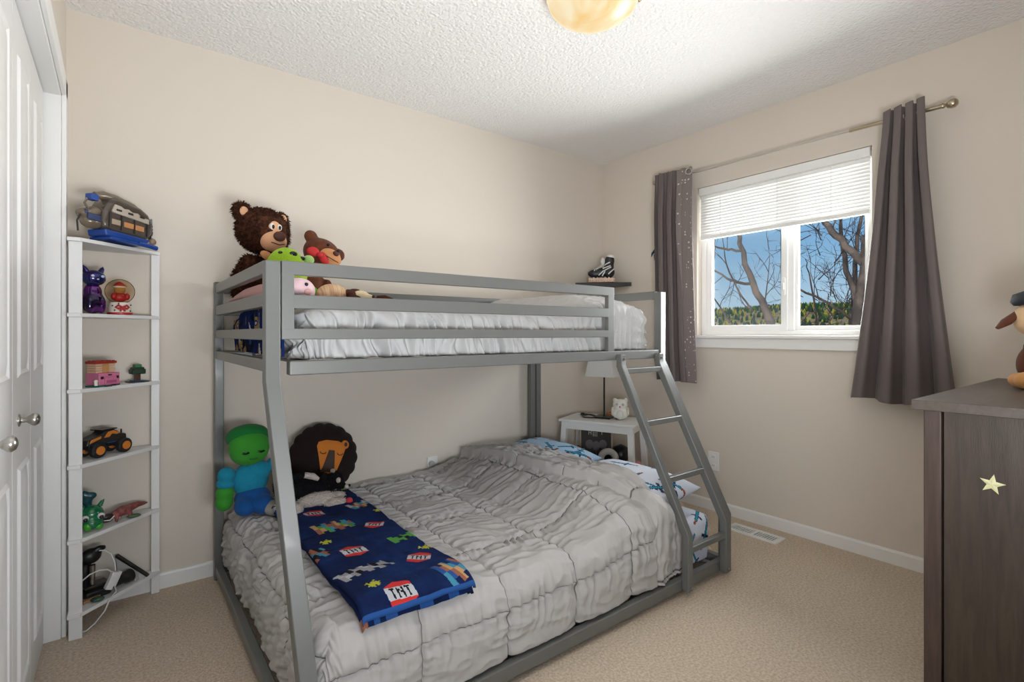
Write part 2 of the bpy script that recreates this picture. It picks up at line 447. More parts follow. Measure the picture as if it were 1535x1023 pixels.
def mp(u, v):
    x = MX0 + u * (MX1 - MX0); a = v * (MY1 - MY0 + .205); y = a - .165 + MY0
    if x < 1.75: return 0
    return shape_print(x, y - .05 if False else y, st)
m.grid(mtop, 520, 320, mp)
m.build('fitted_sheet', PRINT, mt, 180)
MB().box((MX0, MY0 + .012, .054), (MX1 - .003, MY1, .245)).build('mattress_core', mat('sheet_side', '#b9b6b2', .85), mt, 30, bevel=.02, seg=4)

# generic draped cover: rounds over chosen edges and hangs
def drape(name, mats, parent, x0, x1, y0, y1, top, zlow, Rr, nx, ny, over_l, over_f, disp, over_r=False, mfn=None, mods=None):
    """flat region x0..x1, y0..y1 (y0 is the front); hangs over the front, left and maybe right ends"""
    hang = 1.0
    def pos(u, v):
        sx = x0 - over_l + u * (x1 - x0 + over_l + (over_l if over_r else 0))
        sy = y1 - v * (y1 - y0 + over_f)
        dx = 0
        if sx < x0: dx = (x0 - sx) / over_l * -1
        elif sx > x1 and over_r: dx = (sx - x1) / over_l
        dy = (y0 - sy) / over_f if sy < y0 else 0
        bx, by = max(x0, min(x1, sx)), max(y0, sy)
        q = math.hypot(dx, dy)
        zt = top(bx, by)
        if q < 1e-6:
            n = Vector((0, 0, 1)); p = Vector((bx, by, zt)); d = 0
        else:
            q2 = max(abs(dx), abs(dy))
            dirx, diry = dx / q, -dy / q
            D = (zt - zlow - Rr) + Rr * PI / 2
            d = q2 * D
            if d < Rr * PI / 2:
                a = d / Rr; h, g = Rr * math.sin(a), Rr * (1 - math.cos(a))
            else:
                a = PI / 2; h, g = Rr, Rr + d - Rr * PI / 2
            p = Vector((bx + dirx * h, by + diry * h, zt - g)); n = Vector((dirx * math.sin(a), diry * math.sin(a), math.cos(a)))
        return p + n * disp(sx, sy, p, d)
    return MB().grid(pos, nx, ny, mfn).build(name, mats, parent, 180, mods=mods)

# lower comforter
def roll_edge(y): return 1.63 + .12 * sm(1.9, 1.3, y)
def cz(x, y):
    z = .318
    back = sm(2.66, 2.2, y)
    hump = sm(1.36, 1.66, x) * (.058 + .055 * back * sm(1.30, 1.6, y))
    e = roll_edge(y)
    roll = .046 * sm(e - .003, e + .010, x) * (1 - .25 * sm(e + .1, e + .28, x))
    drop = -.045 * sm(1.52, 1.38, y) * sm(1.78, 1.88, x) - .09 * sm(1.87, 1.96, x) ** 1.4
    dip = -.012 * sm(2.5, 2.68, y)
    return z + hump + roll + drop + dip + .010 * nz(x * 2.2, y * 2.2, 3)
SX, SY0, PS = .69, 1.60, .318
def cdisp(sx, sy, p, d):
    e = roll_edge(max(1.3, sy))
    onroll = sx > e
    ox = .16 if onroll else 0
    fx = ((sx - SX) / .305) % 1; fy = ((sy - 1.246) / .33 + (0 if not onroll else .45)) % 1
    ex = .2 if onroll else min(fx, 1 - fx) * .305; ey = min(fy, 1 - fy) * .33
    puff = (.012 if onroll else .020) * (1 - math.exp(-(ex / .035))) * (1 - math.exp(-(ey / .035)))
    w = 0
    # puckers run away from the seams, fading towards the middle of each square
    k1 = math.exp(-ey / .07); k2 = math.exp(-ex / .07)
    w += .0115 * k1 * (1 - abs(nz(sx * 33 + 2 * nz(sy * 6, 1), sy * 4.5, 1)) * 2.2)
    w += .010 * k2 * (1 - abs(nz(sx * 4.5, sy * 26, 7)) * 2.2)
    w += .005 * nz(sx * 7, sy * 15, 2) + .006 * (1 - 2.2 * abs(nz(sx * 11 + sy * 5, sy * 20, 5)))
    far = sm(2.0, 2.4, sy) * sm(1.5, 1.2, sx)
    w += far * .012 * (1 - abs(nz(sx * 4 + sy * 6, sy * 26, 9)) * 2.4)
    if onroll:
        w += .009 * (1 - abs(nz(sx * 34 + sy * 3, sy * 2.4, 4)) * 2.4) * (1 if sy > 1.36 else .3)
        if sy < 1.40: w += .010 * nz(sx * 30, sy * 3, 8)
    if onroll and d > 0: w += .014 * sm(e, e + .012, sx) * min(1, d / .05)
    if sy < 1.46: w -= .020 * sm(1.80, 1.88, sx)
    if sx < .46:   # bunched foot end
        w += .018 * nz(sy * 6, sx * 9, 3) + .014 * abs(nz(sy * 14 + sx * 20, sx * 12, 6))
    g = min(ex, ey)
    seam = -.008 * math.exp(-(g / .005) ** 2)
    return puff + w + seam - .004
def seam_face(u, v):
    sx = .478 - .30 + u * (1.955 - .478 + .30); sy = 2.63 - v * (2.63 - 1.392 + .305)
    e = roll_edge(max(1.3, sy)); onroll = sx > e
    fx = .5 if onroll else ((sx - SX) / .305) % 1; fy = ((sy - 1.246) / .33 + (.45 if onroll else 0)) % 1
    return 1 if min(min(fx, 1 - fx) * .305, min(fy, 1 - fy) * .33) < .0022 else 0
comf = thing('comforter', 'light grey quilted comforter spread on the lower bed and turned back at the pillows', 'comforter', (1.2, 2.0, .31))
o = drape('quilted_cover', [GREYF, SEAM_DARK], comf, .478, 1.955, 1.392, 2.63, cz, .082, .075, 430, 430, .30, .305, cdisp, mfn=seam_face, mods=[('solid', .010, -1)])

# two pillows
def pillow(name, label, c, sx, sy, th, yaw, pitch, stamps, parent_group, basecol):
    rt = thing(name, label, 'pillow', (c[0], c[1], c[2] - th / 2), parent_group)
    T = frame(c, yaw) @ Matrix.Rotation(R(pitch), 4, 'Y')
    mb = MB(T)
    for sgn in (1, -1):
        def fn(u, v):
            a, b = 2 * u - 1, 2 * v - 1
            e = max(0, (1 - abs(a) ** 2.6)) ** .55 * max(0, (1 - abs(b) ** 2.6)) ** .55
            pin = 1 - .07 * (1 - abs(a * b)) * max(abs(a), abs(b)) ** 3
            return (a * sx / 2 * pin, b * sy / 2 * pin, sgn * th / 2 * e + .006 * e * nz(a * 3, b * 3, sgn))
        def pf(u, v):
            r = shape_print((u - .5) * sx, (v - .5) * sy, stamps); return r if r > 0 else basecol
        mb.grid(fn, 90, 110, pf)
    mb.build('pillowcase', PRINT, rt, 180)
    return rt
random.seed(3)
def stamps(n, sx, sy):
    out = []
    for i in range(n):
        out.append((random.uniform(-.42, .42) * sx, random.uniform(-.45, .45) * sy, random.uniform(0, PI), sword, random.uniform(.8, 1.25)))
    return out
pillow('pillow', 'pale blue pillow with pixel print at the wall end of the lower bed', (2.03, 2.335, .374), .40, .60, .17, 0, -6, stamps(16, .4, .6), 'pillows on the lower bed', 1)
pillow('pillow', 'white pillow with teal pixel print, its corner poking out behind the ladder', (2.055, 1.725, .352), .40, .62, .17, 0, -4, stamps(14, .4, .62), 'pillows on the lower bed', 0)

# ------------------------------------------------------------------ folded blue blanket
BLUE = mat('blue_fleece', '#0a183c', .95, var=(9, '#0f2552', .4, .65), bump=(300, .4, .003))
BPAL = [BLUE, mat('fleece_red', '#b5302c', .9), mat('fleece_white', '#a9abb0', .9), mat('fleece_black', '#15161c', .9), mat('fleece_yellow', '#a9a93a', .9), mat('fleece_green', '#4c8a3f', .9), mat('fleece_brown', '#8a5742', .9), mat('fleece_grey', '#8d8b90', .9), mat('fleece_teal', '#3f7f96', .9), mat('fleece_tan', '#b08b5f', .9), mat('fleece_pale_blue', '#244a84', .9)]
LET = {'T': ['111', '010', '010', '010', '010'], 'N': ['1001', '1101', '1011', '1001', '1001']}
def word(x, y, h):
    """TNT in block letters, centred; y up"""
    px = h / 5; cols = []
    for ch in 'TNT':
        g = LET[ch]
        for i in range(len(g[0])): cols.append([row[i] for row in g])
        cols.append(['0'] * 5)
    n = len(cols) - 1
    i = int(math.floor(x / px + n / 2)); j = int(math.floor((h / 2 - y) / px))
    return 0 <= i < n and 0 <= j < 5 and cols[i][j] == '1'
def cube_tnt(x, y):
    # hexagonal red block with a white band
    x *= 1.22; y *= .88
    if abs(x) > .043 or abs(y) > .036 - abs(x) * .34: return -1
    if abs(y + x * .12) < .015: return 3 if word(x, y + x * .12, .026) else 2
    return 1
SP = ['0010100', '0110110', '1111110', '0111111', '0111110', '1101100', '0100010']
def splat(x, y):
    i = int((x + .021) / .006); j = int((y + .021) / .006)
    return 4 if 0 <= i < 7 and 0 <= j < 7 and x > -.021 and y > -.021 and SP[j][i] == '1' else -1
def tool(cols, L=.07, w=.014):
    def f(x, y):
        y *= .6
        if abs(x) > L or abs(y) > w * (1 if int((x + L) / .02) % 2 else 1.7): return -1
        return cols[(int((x + L) / .0175) + (1 if y > 0 else 0)) % len(cols)]
    return f
BS = [(.623, 2.117, .1, cube_tnt, 1), (.78, 1.882, -.5, cube_tnt, 1), (.627, 1.681, .1, cube_tnt, 1.1), (.77, 1.503, -.6, cube_tnt, 1.05), (.632, 1.345, .1, cube_tnt, 1.15),
      (.576, 1.806, .3, splat, .9), (.844, 2.002, .3, splat, .8), (.836, 1.572, .2, splat, 1.1), (.58, 1.413, .2, splat, 1), (.837, 2.364, .4, splat, 1),
      (.645, 1.945, .15, tool([6, 9, 5, 8, 6], .075, .016), 1), (.831, 2.121, .3, tool([8, 2, 6, 9], .07, .013), 1), (.833, 1.693, .15, tool([5, 5, 5, 3], .075, .010), 1),
      (.599, 1.528, .2, tool([7, 2, 7, 3, 7], .085, .013), 1), (.82, 1.374, .4, tool([8, 10, 6, 9], .06, .018), 1), (.52, 1.734, .4, tool([6, 3, 8], .04, .016), 1), (.51, 2.25, .2, tool([2, 7, 10], .05, .012), 1), (.62, 2.29, .3, tool([2, 3, 7], .04, .012), 1)]
HC = {}
def hcell(i, j):
    # highest point of the puffed cover round a 2 cm cell
    if (i, j) not in HC:
        HC[(i, j)] = max(cdisp(i * .02 + a, j * .02 + b_, None, 0) for a in (-.02, -.01, 0, .01, .02) for b_ in (-.02, -.01, 0, .01, .02))
    return HC[(i, j)]
def comf_z(x, y):
    fx, fy = x / .02, y / .02; i, j = int(math.floor(fx)), int(math.floor(fy)); fx -= i; fy -= j
    h = (hcell(i, j) * (1 - fx) + hcell(i + 1, j) * fx) * (1 - fy) + (hcell(i, j + 1) * (1 - fx) + hcell(i + 1, j + 1) * fx) * fy
    return cz(x, y) + h
blk = thing('folded_blanket', 'folded blue fleece blanket printed with red TNT blocks and yellow splats', 'blanket', (.68, 1.85, .335))
QX0, QX1, QY0, QY1 = .505, .856, 1.312, 2.40
LAY = 4; TH = .0105
def bz(x, y):
    z = comf_z(x, y) + .004
    if y < 1.40: z -= .055 * ((1.40 - y) / .12) ** 2
    return z
for L in range(LAY):
    mb = MB(); ins = (.010, .0, .006, .002)[L]; zt = .015 + L * TH
    x0, x1, y0, y1 = QX0 + ins + .004 * (3 - L), QX1 - ins, QY0 + (.012, .0, .010, -.004)[L], QY1 - .01 * L
    NU, NV = (176, 556) if L == LAY - 1 else (40, 120)
    def fn(u, v, zt=zt, x0=x0, x1=x1, y0=y0, y1=y1, L=L):
        # cross-section: rolled edges at both sides
        x = x0 + u * (x1 - x0); y = y0 + v * (y1 - y0)
        e = min(u, 1 - u) * (x1 - x0); r = .009
        dz = 0
        if e < r: dz = -(r - math.sqrt(max(0, r * r - (r - e) ** 2)))
        ev = v * (y1 - y0)
        if ev < r: dz -= (r - math.sqrt(max(0, r * r - (r - ev) ** 2)))
        wob = .003 * nz(x * 9, y * 5, L) + .0015 * nz(x * 30, y * 30, L)
        xx = x + .008 * nz(y * 4, L * 3.1) + (.010 * sm(1.6, 1.28, y))*(1 if u>.5 else 0)
        return (xx, y + .006 * nz(x * 8, L), bz(x, y) + zt + dz + wob)
    def pf(u, v, x0=x0, x1=x1, y0=y0, y1=y1, L=L):
        x = x0 + u * (x1 - x0); y = y0 + v * (y1 - y0)
        if L == LAY - 1:
            if v < .008: return 10
            return shape_print(x, y, BS)
        n = nz(x * 22, L * 5.3, 1)
        if v > .02: return 0
        return (9 if n > .33 else (6 if n < -.36 else (10 if n > 0 else 0)))
    mb.grid(fn, NU, NV, pf)
    mb.build('fold', BPAL, blk, 180, mods=[('solid',   .0095, -1)])

# ------------------------------------------------------------------ upper bunk
um = thing('upper_mattress', 'dark sided twin mattress on the upper bunk', 'mattress', (1.3, 2.17, 1.034))
MB().box((.53, 1.80, 1.035), (2.13, 2.58, 1.15)).build('mattress_core', DARKF, um, 30, bevel=.025, seg=4)
def uz(x, y):
    z = 1.205
    z += (.115) * sm(1.62, 1.92, x) * (.55 + .45 * sm(1.72, 1.95, y)) * (1 - .55 * sm(2.05, 2.24, x))
    return z + .006 * nz(x * 5, y * 5)
def udisp(sx, sy, p, d):
    w = .006 * nz(sx * 6, sy * 6, 2)
    if d > .02:
        k = sm(.02, .08, d)
        w += k * .028 * (.8 - 2.8 * abs(nz((sx + sy * .15) * 27 + .9 * nz(p.z * 9, sx * 5), p.z * 4, 3)))
        w += k * .007 * nz(sx * 60, p.z * 8, 4)
        if sx > 2.1 or sx < .45: w += k * .012 * (1 - 2.3 * abs(nz(sy * 24, p.z * 5, 3)))
    else:
        w += .004 * (1 - 2 * abs(nz(sx * 14, sy * 22, 1))) * (1 + sm(1.5, 1.9, sx))
    return w
uc = thing('comforter', 'pale grey ruched comforter covering the upper bunk behind the guard rail', 'comforter', (1.3, 2.17, 1.2))
drape('ruched_cover', WHITEF, uc, .53, 2.160, 1.785, 2.60, uz, 1.036, .06, 520, 180, .17, .2, udisp, over_r=True, mods=[('solid', .006, -1)])
# blue printed throw hanging at the foot end of the upper bunk
TP = [mat('throw_navy', '#14265a', .9), mat('throw_gold', '#a98a4a', .9), mat('throw_white', '#c3c3c8', .9), mat('throw_rust', '#8a4a2c', .9), mat('throw_dark', '#10182c', .9), mat('throw_blue', '#24508f', .9)]
def circ(x, y):
    r = math.hypot(x, y)
    return 1 if .012 < r < .026 else (2 if r < .006 else -1)
def bars(x, y):
    if abs(x) < .006 and abs(y) < .03: return 2
    if abs(x - .012) < .006 and abs(y) < .022: return 3
    return -1
def dots(x, y):
    return 5 if math.hypot(x, y) < .014 else -1
TS = []
random.seed(11)
for i in range(26):
    TS.append((random.uniform(1.70, 2.45), random.uniform(0, .2), random.uniform(-.5, .5), random.choice([circ, bars, dots, circ]), random.uniform(.8, 1.1)))
tw = thing('throw_blanket', 'navy printed throw hanging over the foot end of the upper bunk', 'blanket', (.40, 2.08, 1.05))
def tf(u, v):
    y = 1.705 + u * .80; z = 1.045 + v * (.165 if True else 0)
    x = .398 + .010 * nz(y * 12, z * 8, 5) + .008 * (1 - abs(nz(y * 20, z * 4, 2)) * 2)
    return (x, y, z - .035 * sm(.75, 1, u) * v)
MB().grid(tf, 180, 44, lambda u, v: (shape_print(1.705 + u * .72, v * .165, TS) or (4 if nz(u * 9, v * 3) > .25 else 0))).build('printed_fleece', TP, tw, 180, mods=[('solid', .008, 1)])
# ------------------------------------------------------------------ curtain rod and curtains
CURT = mat('taupe_curtain', '#645b59', .5, sheen=.1, bump=(500, .1, .002), spec=.35)
LINING = mat('curtain_dots', '#cfc8c6', .5)
CLIN = mat('curtain_face', '#776d6b', .5, sheen=.1)
rod = thing('curtain_rod', 'thin brushed metal curtain rod with ball ends above the window', 'curtain rod', (2.90, 1.38, 2.13))
def rz(y): return 2.128 + (y - .6) / (2.165 - .6) * .016
ROD = mat('rod_metal', '#b9ab93', .3, 1)
MB().cyl((2.90, .635, rz(.635)), (2.90, 1.0, rz(1.0)), .0095, seg=16).build('outer_tube', ROD, rod)
MB().cyl((2.90, .98, rz(.98)), (2.90, 2.14, rz(2.14)), .0058, seg=16).build('inner_tube', mat('rod_pale', '#cfcac0', .3, .8), rod)
for y, s, r in ((.635, -1, .021), (2.14, 1, .017)):
    f = MB(Matrix.Translation((2.90, y, rz(y))) @ Matrix.Rotation(R(-90 * s), 4, 'X'))
    f.lathe([(.0, -.004), (.011, -.004), (.012, .004), (.009, .007), (.007, .011), (r * .7, .016), (r, .016 + r * .7), (r * .9, .016 + r * 1.3), (r * .5, .016 + r * 1.75), (0, .016 + r * 1.85)], seg=20)
    f.build('finial', ROD, rod, 60)
for y in (.775, 2.05):
    b = MB(); b.box((2.89, y - .006, rz(y) - .022), (XR - .003, y + .006, rz(y) - .010)); b.cbox((XR - .004, y, rz(y) - .02), (.006, .03, .06)); b.tube([(2.90, y, rz(y) - .018), (2.887, y, rz(y) - .010), (2.886, y, rz(y) + .004)], .004, 8)
    b.build('bracket', ROD, rod)

def curtain(name, label, ytop, ybot, ztop, zbot, folds, amp, flap=None, phase=0, seed=0, flat=0):
    rt = thing(name, label, 'curtain', (2.9, (ytop[0] + ytop[1]) / 2, zbot(.5)), 'curtains at the window')
    def wave(a):
        # full rounded folds with narrow valleys between them
        t = (a / (2 * PI)) % 1
        return abs(math.sin(PI * t)) ** .75
    def fn(u, v):
        # v 0 top .. 1 bottom; u 0 near the camera .. 1 far
        k = v ** 1.3
        ya = ytop[0] + (ybot[0] - ytop[0]) * k; yb = ytop[1] + (ybot[1] - ytop[1]) * k
        w = u + .035 * nz(u * 3.1, v * 1.3, seed) * v
        a = 2 * PI * folds * w + phase
        y = ya + (yb - ya) * u + .008 * math.sin(2 * a) * (1 - .5 * v)
        f = wave(a); am = amp * (.55 + .6 * sm(0, .25, v))
        if flat and u < flat: f = f + (.75 - f) * sm(flat, flat * .55, u)
        x = 2.905 - .020 * (1 - .3 * v) - am * (f - .28) + .005 * nz(u * 5, v * 3, seed)
        z = ztop(u) + (zbot(u) - ztop(u)) * v
        return (min(x, XR - .02), y, z)
    def mf(u, v):
        if flap and flap(u, v):
            su, sv = u * 22, v * 78; i, j = int(su), int(sv)
            h = (i * 73 + j * 151 + (i * j) % 7 * 31) % 11
            ox, oy = .3 + .4 * ((h * 37) % 10) / 10, .3 + .4 * ((h * 53) % 10) / 10
            if h < 2 and abs(su - i - ox) < .16 and abs(sv - j - oy) < .22: return 1
            return 2
        return 0
    MB().grid(fn, 300, 320, mf).build('fabric', [CURT, LINING, CLIN], rt, 180, mods=[('solid', .0022, 0)])
    return rt, fn
cl, fnl = curtain('curtain', 'left taupe curtain with pale starred edge, hanging beside the bunk ladder', (1.862, 2.150), (1.828, 2.128), lambda u: 2.172 + .018 * u + .004 * math.sin(u * 30), lambda u: .806 + .004 * u, 4.2, .050, lambda u, v: u < .44 - .22 * v, phase=.4, seed=1, flat=.42)
cr, fnr = curtain('curtain', 'right plain taupe curtain flaring out behind the dark dresser', (.692, .846), (.578, .985), lambda u: 2.178 - .012 * u + .006 * math.sin(u * 24), lambda u: .798 + .010 * math.sin(u * 9) + .012 * sm(.25, 0, u) * 2, 3.6, .058, None, phase=1.2, seed=4)
for root, fn, us in ((cl, fnl, (.10,)),):
    for u in us:
        p = fn(u, .03); c = Vector((p[0] - .004, p[1], 2.146))
        t = MB(Matrix.Translation(c) @ Matrix.Rotation(R(-68), 4, 'Z'))
        n = 28; pr = []
        for i in range(n + 1):
            a = 2 * PI * i / n; pr.append((.019 * math.cos(a), 0, .019 * math.sin(a)))
        t.tube(pr, .0045, 10)
        t.build('grommet', NICKEL, root, label='round metal grommet at the top corner')
ts = tag(MB().tube([(2.955, 2.175, 1.74), (2.950, 2.20, 1.70), (2.955, 2.235, 1.675), (2.958, 2.245, 1.655)], [.004, .011, .007, .002], 10).tube([(2.952, 2.19, 1.70), (2.95, 2.21, 1.66), (2.953, 2.215, 1.625)], [.008, .007, .001], 8).build('hanging_tassel', mat('teal_yarn', '#2c4a55', .9), None, 60), 'small dark teal yarn tassel hanging on the wall behind the left curtain', 'tassel')
# ------------------------------------------------------------------ ceiling lamp
lampc = (1.41, 1.336)
cl_ = thing('ceiling_lamp', 'round frosted glass ceiling lamp glowing warm yellow', 'ceiling lamp', (lampc[0], lampc[1], 2.28))
BOWL = mat('alabaster_glass', '#f3e3b4', .35)
nt = BOWL.node_tree; bs = nt.nodes['Principled BSDF']
tc = nt.nodes.new('ShaderNodeTexCoord'); n = nt.nodes.new('ShaderNodeTexNoise'); n.inputs['Scale'].default_value = 5; n.inputs['Detail'].default_value = 4; n.inputs['Distortion'].default_value = 1.5
r = nt.nodes.new('ShaderNodeValToRGB'); r.color_ramp.elements[0].position = .35; r.color_ramp.elements[0].color = lin('#f5cd86'); r.color_ramp.elements[1].position = .62; r.color_ramp.elements[1].color = lin('#fdf3d4')
nt.links.new(tc.outputs['Object'], n.inputs['Vector']); nt.links.new(n.outputs['Fac'], r.inputs['Fac']); nt.links.new(r.outputs[0], bs.inputs['Emission Color']); bs.inputs['Emission Strength'].default_value = .78
bs.inputs['Base Color'].default_value = lin('#7d6844')
pr = []
for i in range(15):
    a = i / 14 * PI / 2
    pr.append((.172 * math.sin(a), .10 * (1 - math.cos(a))))
pr = pr + [(.176, .104), (.168, .106)]
MB().lathe(pr, (lampc[0], lampc[1], 2.284), 48).build('glass_bowl', BOWL, cl_, 60)
MB().lathe([(.0, .0), (.15, .0), (.155, .01), (.155, .035), (.15, .04), (0, .04)], (lampc[0], lampc[1], 2.388), 40).build('ceiling_pan', BRASS, cl_, 40)
for k in range(3):
    a = R(205 + 120 * k); c = (lampc[0] + .178 * math.cos(a), lampc[1] + .178 * math.sin(a), 2.386)
    m = MB(); m.cbox(c, (.012, .012, .018)); m.ell((c[0], c[1], c[2] - .012), .007, 10, 6)
    m.build('clip', BRASS, cl_, 40, bevel=.002)

# ------------------------------------------------------------------ outlets and vent
PLATE = mat('plate_white', '#e4e3e0', .35)
oc = thing('wall_outlet', 'white wall outlet low on the wall beyond the ladder foot', 'outlet', (XR - .004, 1.785, .25))
MB().box((XR - .007, 1.748, .254), (XR - .001, 1.822, .372)).build('cover_plate', PLATE, oc, bevel=.003)
for z in (.286, .340):
    m = MB(Matrix.Translation((XR - .008, 1.785, z)) @ Matrix.Rotation(R(-90), 4, 'Y')); m.lathe([(.0, -.001), (.0165, -.001), (.0165, .0015), (.0, .0015)], seg=20)
    s = m.build('socket', PLATE, oc, 40)
    q = MB(); q.cbox((XR - .010, 1.780, z), (.001, .002, .008)); q.cbox((XR - .010, 1.790, z), (.001, .002, .008)); q.build('slot', BLACK, s, 0)
oc = thing('wall_outlet', 'white wall plate with a round grey knob on the back wall above the comforter', 'outlet', (1.49, YB - .004, .29))
MB().box((1.456, YB - .007, .262), (1.526, YB - .001, .382)).build('cover_plate', PLATE, oc, bevel=.003)
m = MB(Matrix.Translation((1.482, YB - .007, .342)) @ Matrix.Rotation(R(90), 4, 'X')); m.lathe([(.018, 0), (.018, .010), (.014, .014), (0, .014)], seg=24)
m.build('knob', mat('knob_grey', '#a9a9aa', .35), oc, 40)
MB().cbox((1.487, YB - .0075, .285), (.012, .003, .012)).build('socket', BLACK, oc, 0)
vt = thing('floor_vent', 'white slotted floor vent in the carpet by the window wall', 'floor vent', (2.815, 1.43, 0))
v0, v1 = (2.758, 1.295), (2.872, 1.585)
m = MB(); m.box((v0[0], v0[1], 0), (v1[0], v0[1] + .022, .007)); m.box((v0[0], v1[1] - .022, 0), (v1[0], v1[1], .007)); m.box((v0[0], v0[1] + .022, 0), (v0[0] + .02, v1[1] - .022, .007)); m.box((v1[0] - .02, v0[1] + .022, 0), (v1[0], v1[1] - .022, .007)); m.box((v0[0] + .02, 1.43, 0), (v1[0] - .02, 1.448, .007))
m.build('vent_frame', PLATE, vt, 0)
m = MB()
for i in range(18):
    y = v0[1] + .030 + i * .0135
    if 1.424 < y < 1.454: continue
    m.cbox(((v0[0] + v1[0]) / 2, y, .003), (.074, .0055, .004), None)
m.build('louvre_grille', PLATE, vt, 0)
MB().box((v0[0] + .02, v0[1] + .02, .0003), (v1[0] - .02, v1[1] - .02, .001)).build('duct', mat('vent_dark', '#5c5c60', .8), vt, 0)

# ------------------------------------------------------------------ dresser
def wood(name, c1, c2, ax):
    m = mat(name, c1, .42, spec=.45)
    nt = m.node_tree; b = nt.nodes['Principled BSDF']
    tc = nt.nodes.new('ShaderNodeTexCoord'); mp = nt.nodes.new('ShaderNodeMapping'); mp.inputs['Scale'].default_value = ax
    n = nt.nodes.new('ShaderNodeTexNoise'); n.inputs['Scale'].default_value = 6; n.inputs['Detail'].default_value = 6; n.inputs['Distortion'].default_value = 1.1
    r = nt.nodes.new('ShaderNodeValToRGB'); r.color_ramp.elements[0].position = .3; r.color_ramp.elements[0].color = lin(c1); r.color_ramp.elements[1].position = .72; r.color_ramp.elements[1].color = lin(c2)
    n2 = nt.nodes.new('ShaderNodeTexNoise'); n2.inputs['Scale'].default_value = 60; n2.inputs['Detail'].default_value = 3
    bp = nt.nodes.new('ShaderNodeBump'); bp.inputs['Strength'].default_value = .15; bp.inputs['Distance'].default_value = .003
    nt.links.new(tc.outputs['Object'], mp.inputs[0]); nt.links.new(mp.outputs[0], n.inputs[0]); nt.links.new(mp.outputs[0], n2.inputs[0])
    nt.links.new(n.outputs['Fac'], r.inputs[0]); nt.links.new(r.outputs[0], b.inputs['Base Color']); nt.links.new(n2.outputs['Fac'], bp.inputs['Height']); nt.links.new(bp.outputs[0], b.inputs['Normal'])
    return m
DW = wood('dark_wood_upright', '#352d26', '#463c33', (9, 9, .9)); DT = wood('dark_wood_top', '#4a413b', '#584f48', (.9, 9, 9))
DR = wood('dark_wood_stile', '#40332e', '#4f403a', (12, 12, .8))
dr = thing('dresser', 'dark grey brown wooden dresser with a pale star on its side', 'dresser', (2.25, .19, 0))
DX0, DX1, DY0, DY1, DZ = 1.702, 2.79, -.06, .440, .940
MB().box((DX0, DY0, DZ - .026), (DX1, DY1, DZ)).build('top', DT, dr, 0, bevel=.002)
for x in (DX0 + .02, DX1 - .05):
    MB().box((x, DY1 - .060, 0), (x + .03, DY1 - .022, DZ - .026)).build('leg', DR, dr, 0, bevel=.003)
    MB().box((x, DY0 + .01, 0), (x + .03, DY0 + .05, DZ - .026)).build('leg', DR, dr, 0, bevel=.003)
    MB().box((x + .006, DY0 + .051, .07), (x + .024, DY1 - .063, DZ - .026)).build('side_panel', DW, dr, 0, bevel=.002)
MB().box((DX0 + .05, DY0 + .01, .07), (DX1 - .05, DY0 + .02, DZ - .03)).build('back_panel', DW, dr, 0)
for i in range(3):
    z0 = .09 + i * .273
    d = MB().box((DX0 + .055, DY0 + .04, z0), (DX1 - .055, DY1 - .030, z0 + .262)).build('drawer', DT, dr, 0, bevel=.003)
    for x in (2.0, 2.49):
        k = MB(Matrix.Translation((x, DY1 - .030, z0 + .13)) @ Matrix.Rotation(R(-90), 4, 'X')); k.lathe([(.008, 0), (.007, .012), (.015, .02), (.015, .027), (0, .03)], seg=18)
        k.build('knob', BLACK, d, 40)
pts = []
for i in range(10):
    a = R(98) + i * PI / 5; rr = .026 if i % 2 == 0 else .0105
    pts.append((.282 + rr * math.cos(a), .742 + rr * math.sin(a)))
m = MB(); n = len(pts); xs = DX0 + .026
m.add([(xs, p[0], p[1]) for p in pts] + [(xs - .004, .282, .742)], [(i, (i + 1) % n, n) for i in range(n)] + [tuple(range(n))])
m.build('star_sticker', mat('star_cream', '#d9d7a8', .5), dr, 10, label='pale cream star stuck on the dark side')

# ------------------------------------------------------------------ floating corner shelf and skate
fs = tag(MB().prism([(2.684, YB - .002), (XR - .002, 2.438), (XR - .002, YB - .002)], 1.466, 1.494).build('floating_shelf', mat('black_shelf', '#1d1b1b', .4), None, 0, bevel=.002), 'black triangular floating shelf in the corner above the bunk', 'shelf')
# the keepsake skate: boot on a carved wooden base
sk = thing('skate_ornament', 'black and white skate boot on a wooden base standing on the corner shelf', 'ornament', (2.85, 2.60, 1.4955))
T = frame((2.845, 2.595, 1.4955), -47)  # local x runs along the boot: toe at -x
SKB = mat('skate_black', '#1a1c20', .35); SKW = mat('skate_white', '#d8d8d6', .4); SKWOOD = mat('skate_wood', '#b48c72', .6, var=(60, '#d6b79c', .4, .6), stretch=(5, 1, 1))
m = MB(T); m.box((-.105, -.028, 0), (.085, .028, .018)); m.build('wooden_base', SKWOOD, sk, 0, bevel=.002)
m = MB(T)
for i in range(13):
    x = -.100 + i * .014
    m.box((x, -.032, .004), (x + .006 + .003 * (i % 3), -.027, .036 - .008 * (i % 2)))
m.box((-.105, -.030, .018), (.085, .022, .030)); m.build('carved_letters', mat('carved_pale', '#dcc1ae', .6), sk, 0)
blob('boot', [((-.055, 0, .066), (.056, .027, .032)), ((-.01, 0, .075), (.05, .027, .036)), ((.045, 0, .075), (.042, .029, .044)), ((.045, 0, .12), (.036, .027, .06)), ((.05, 0, .16), (.036, .026, .042))], SKB, sk, T, .005, 3)
m = MB(T)
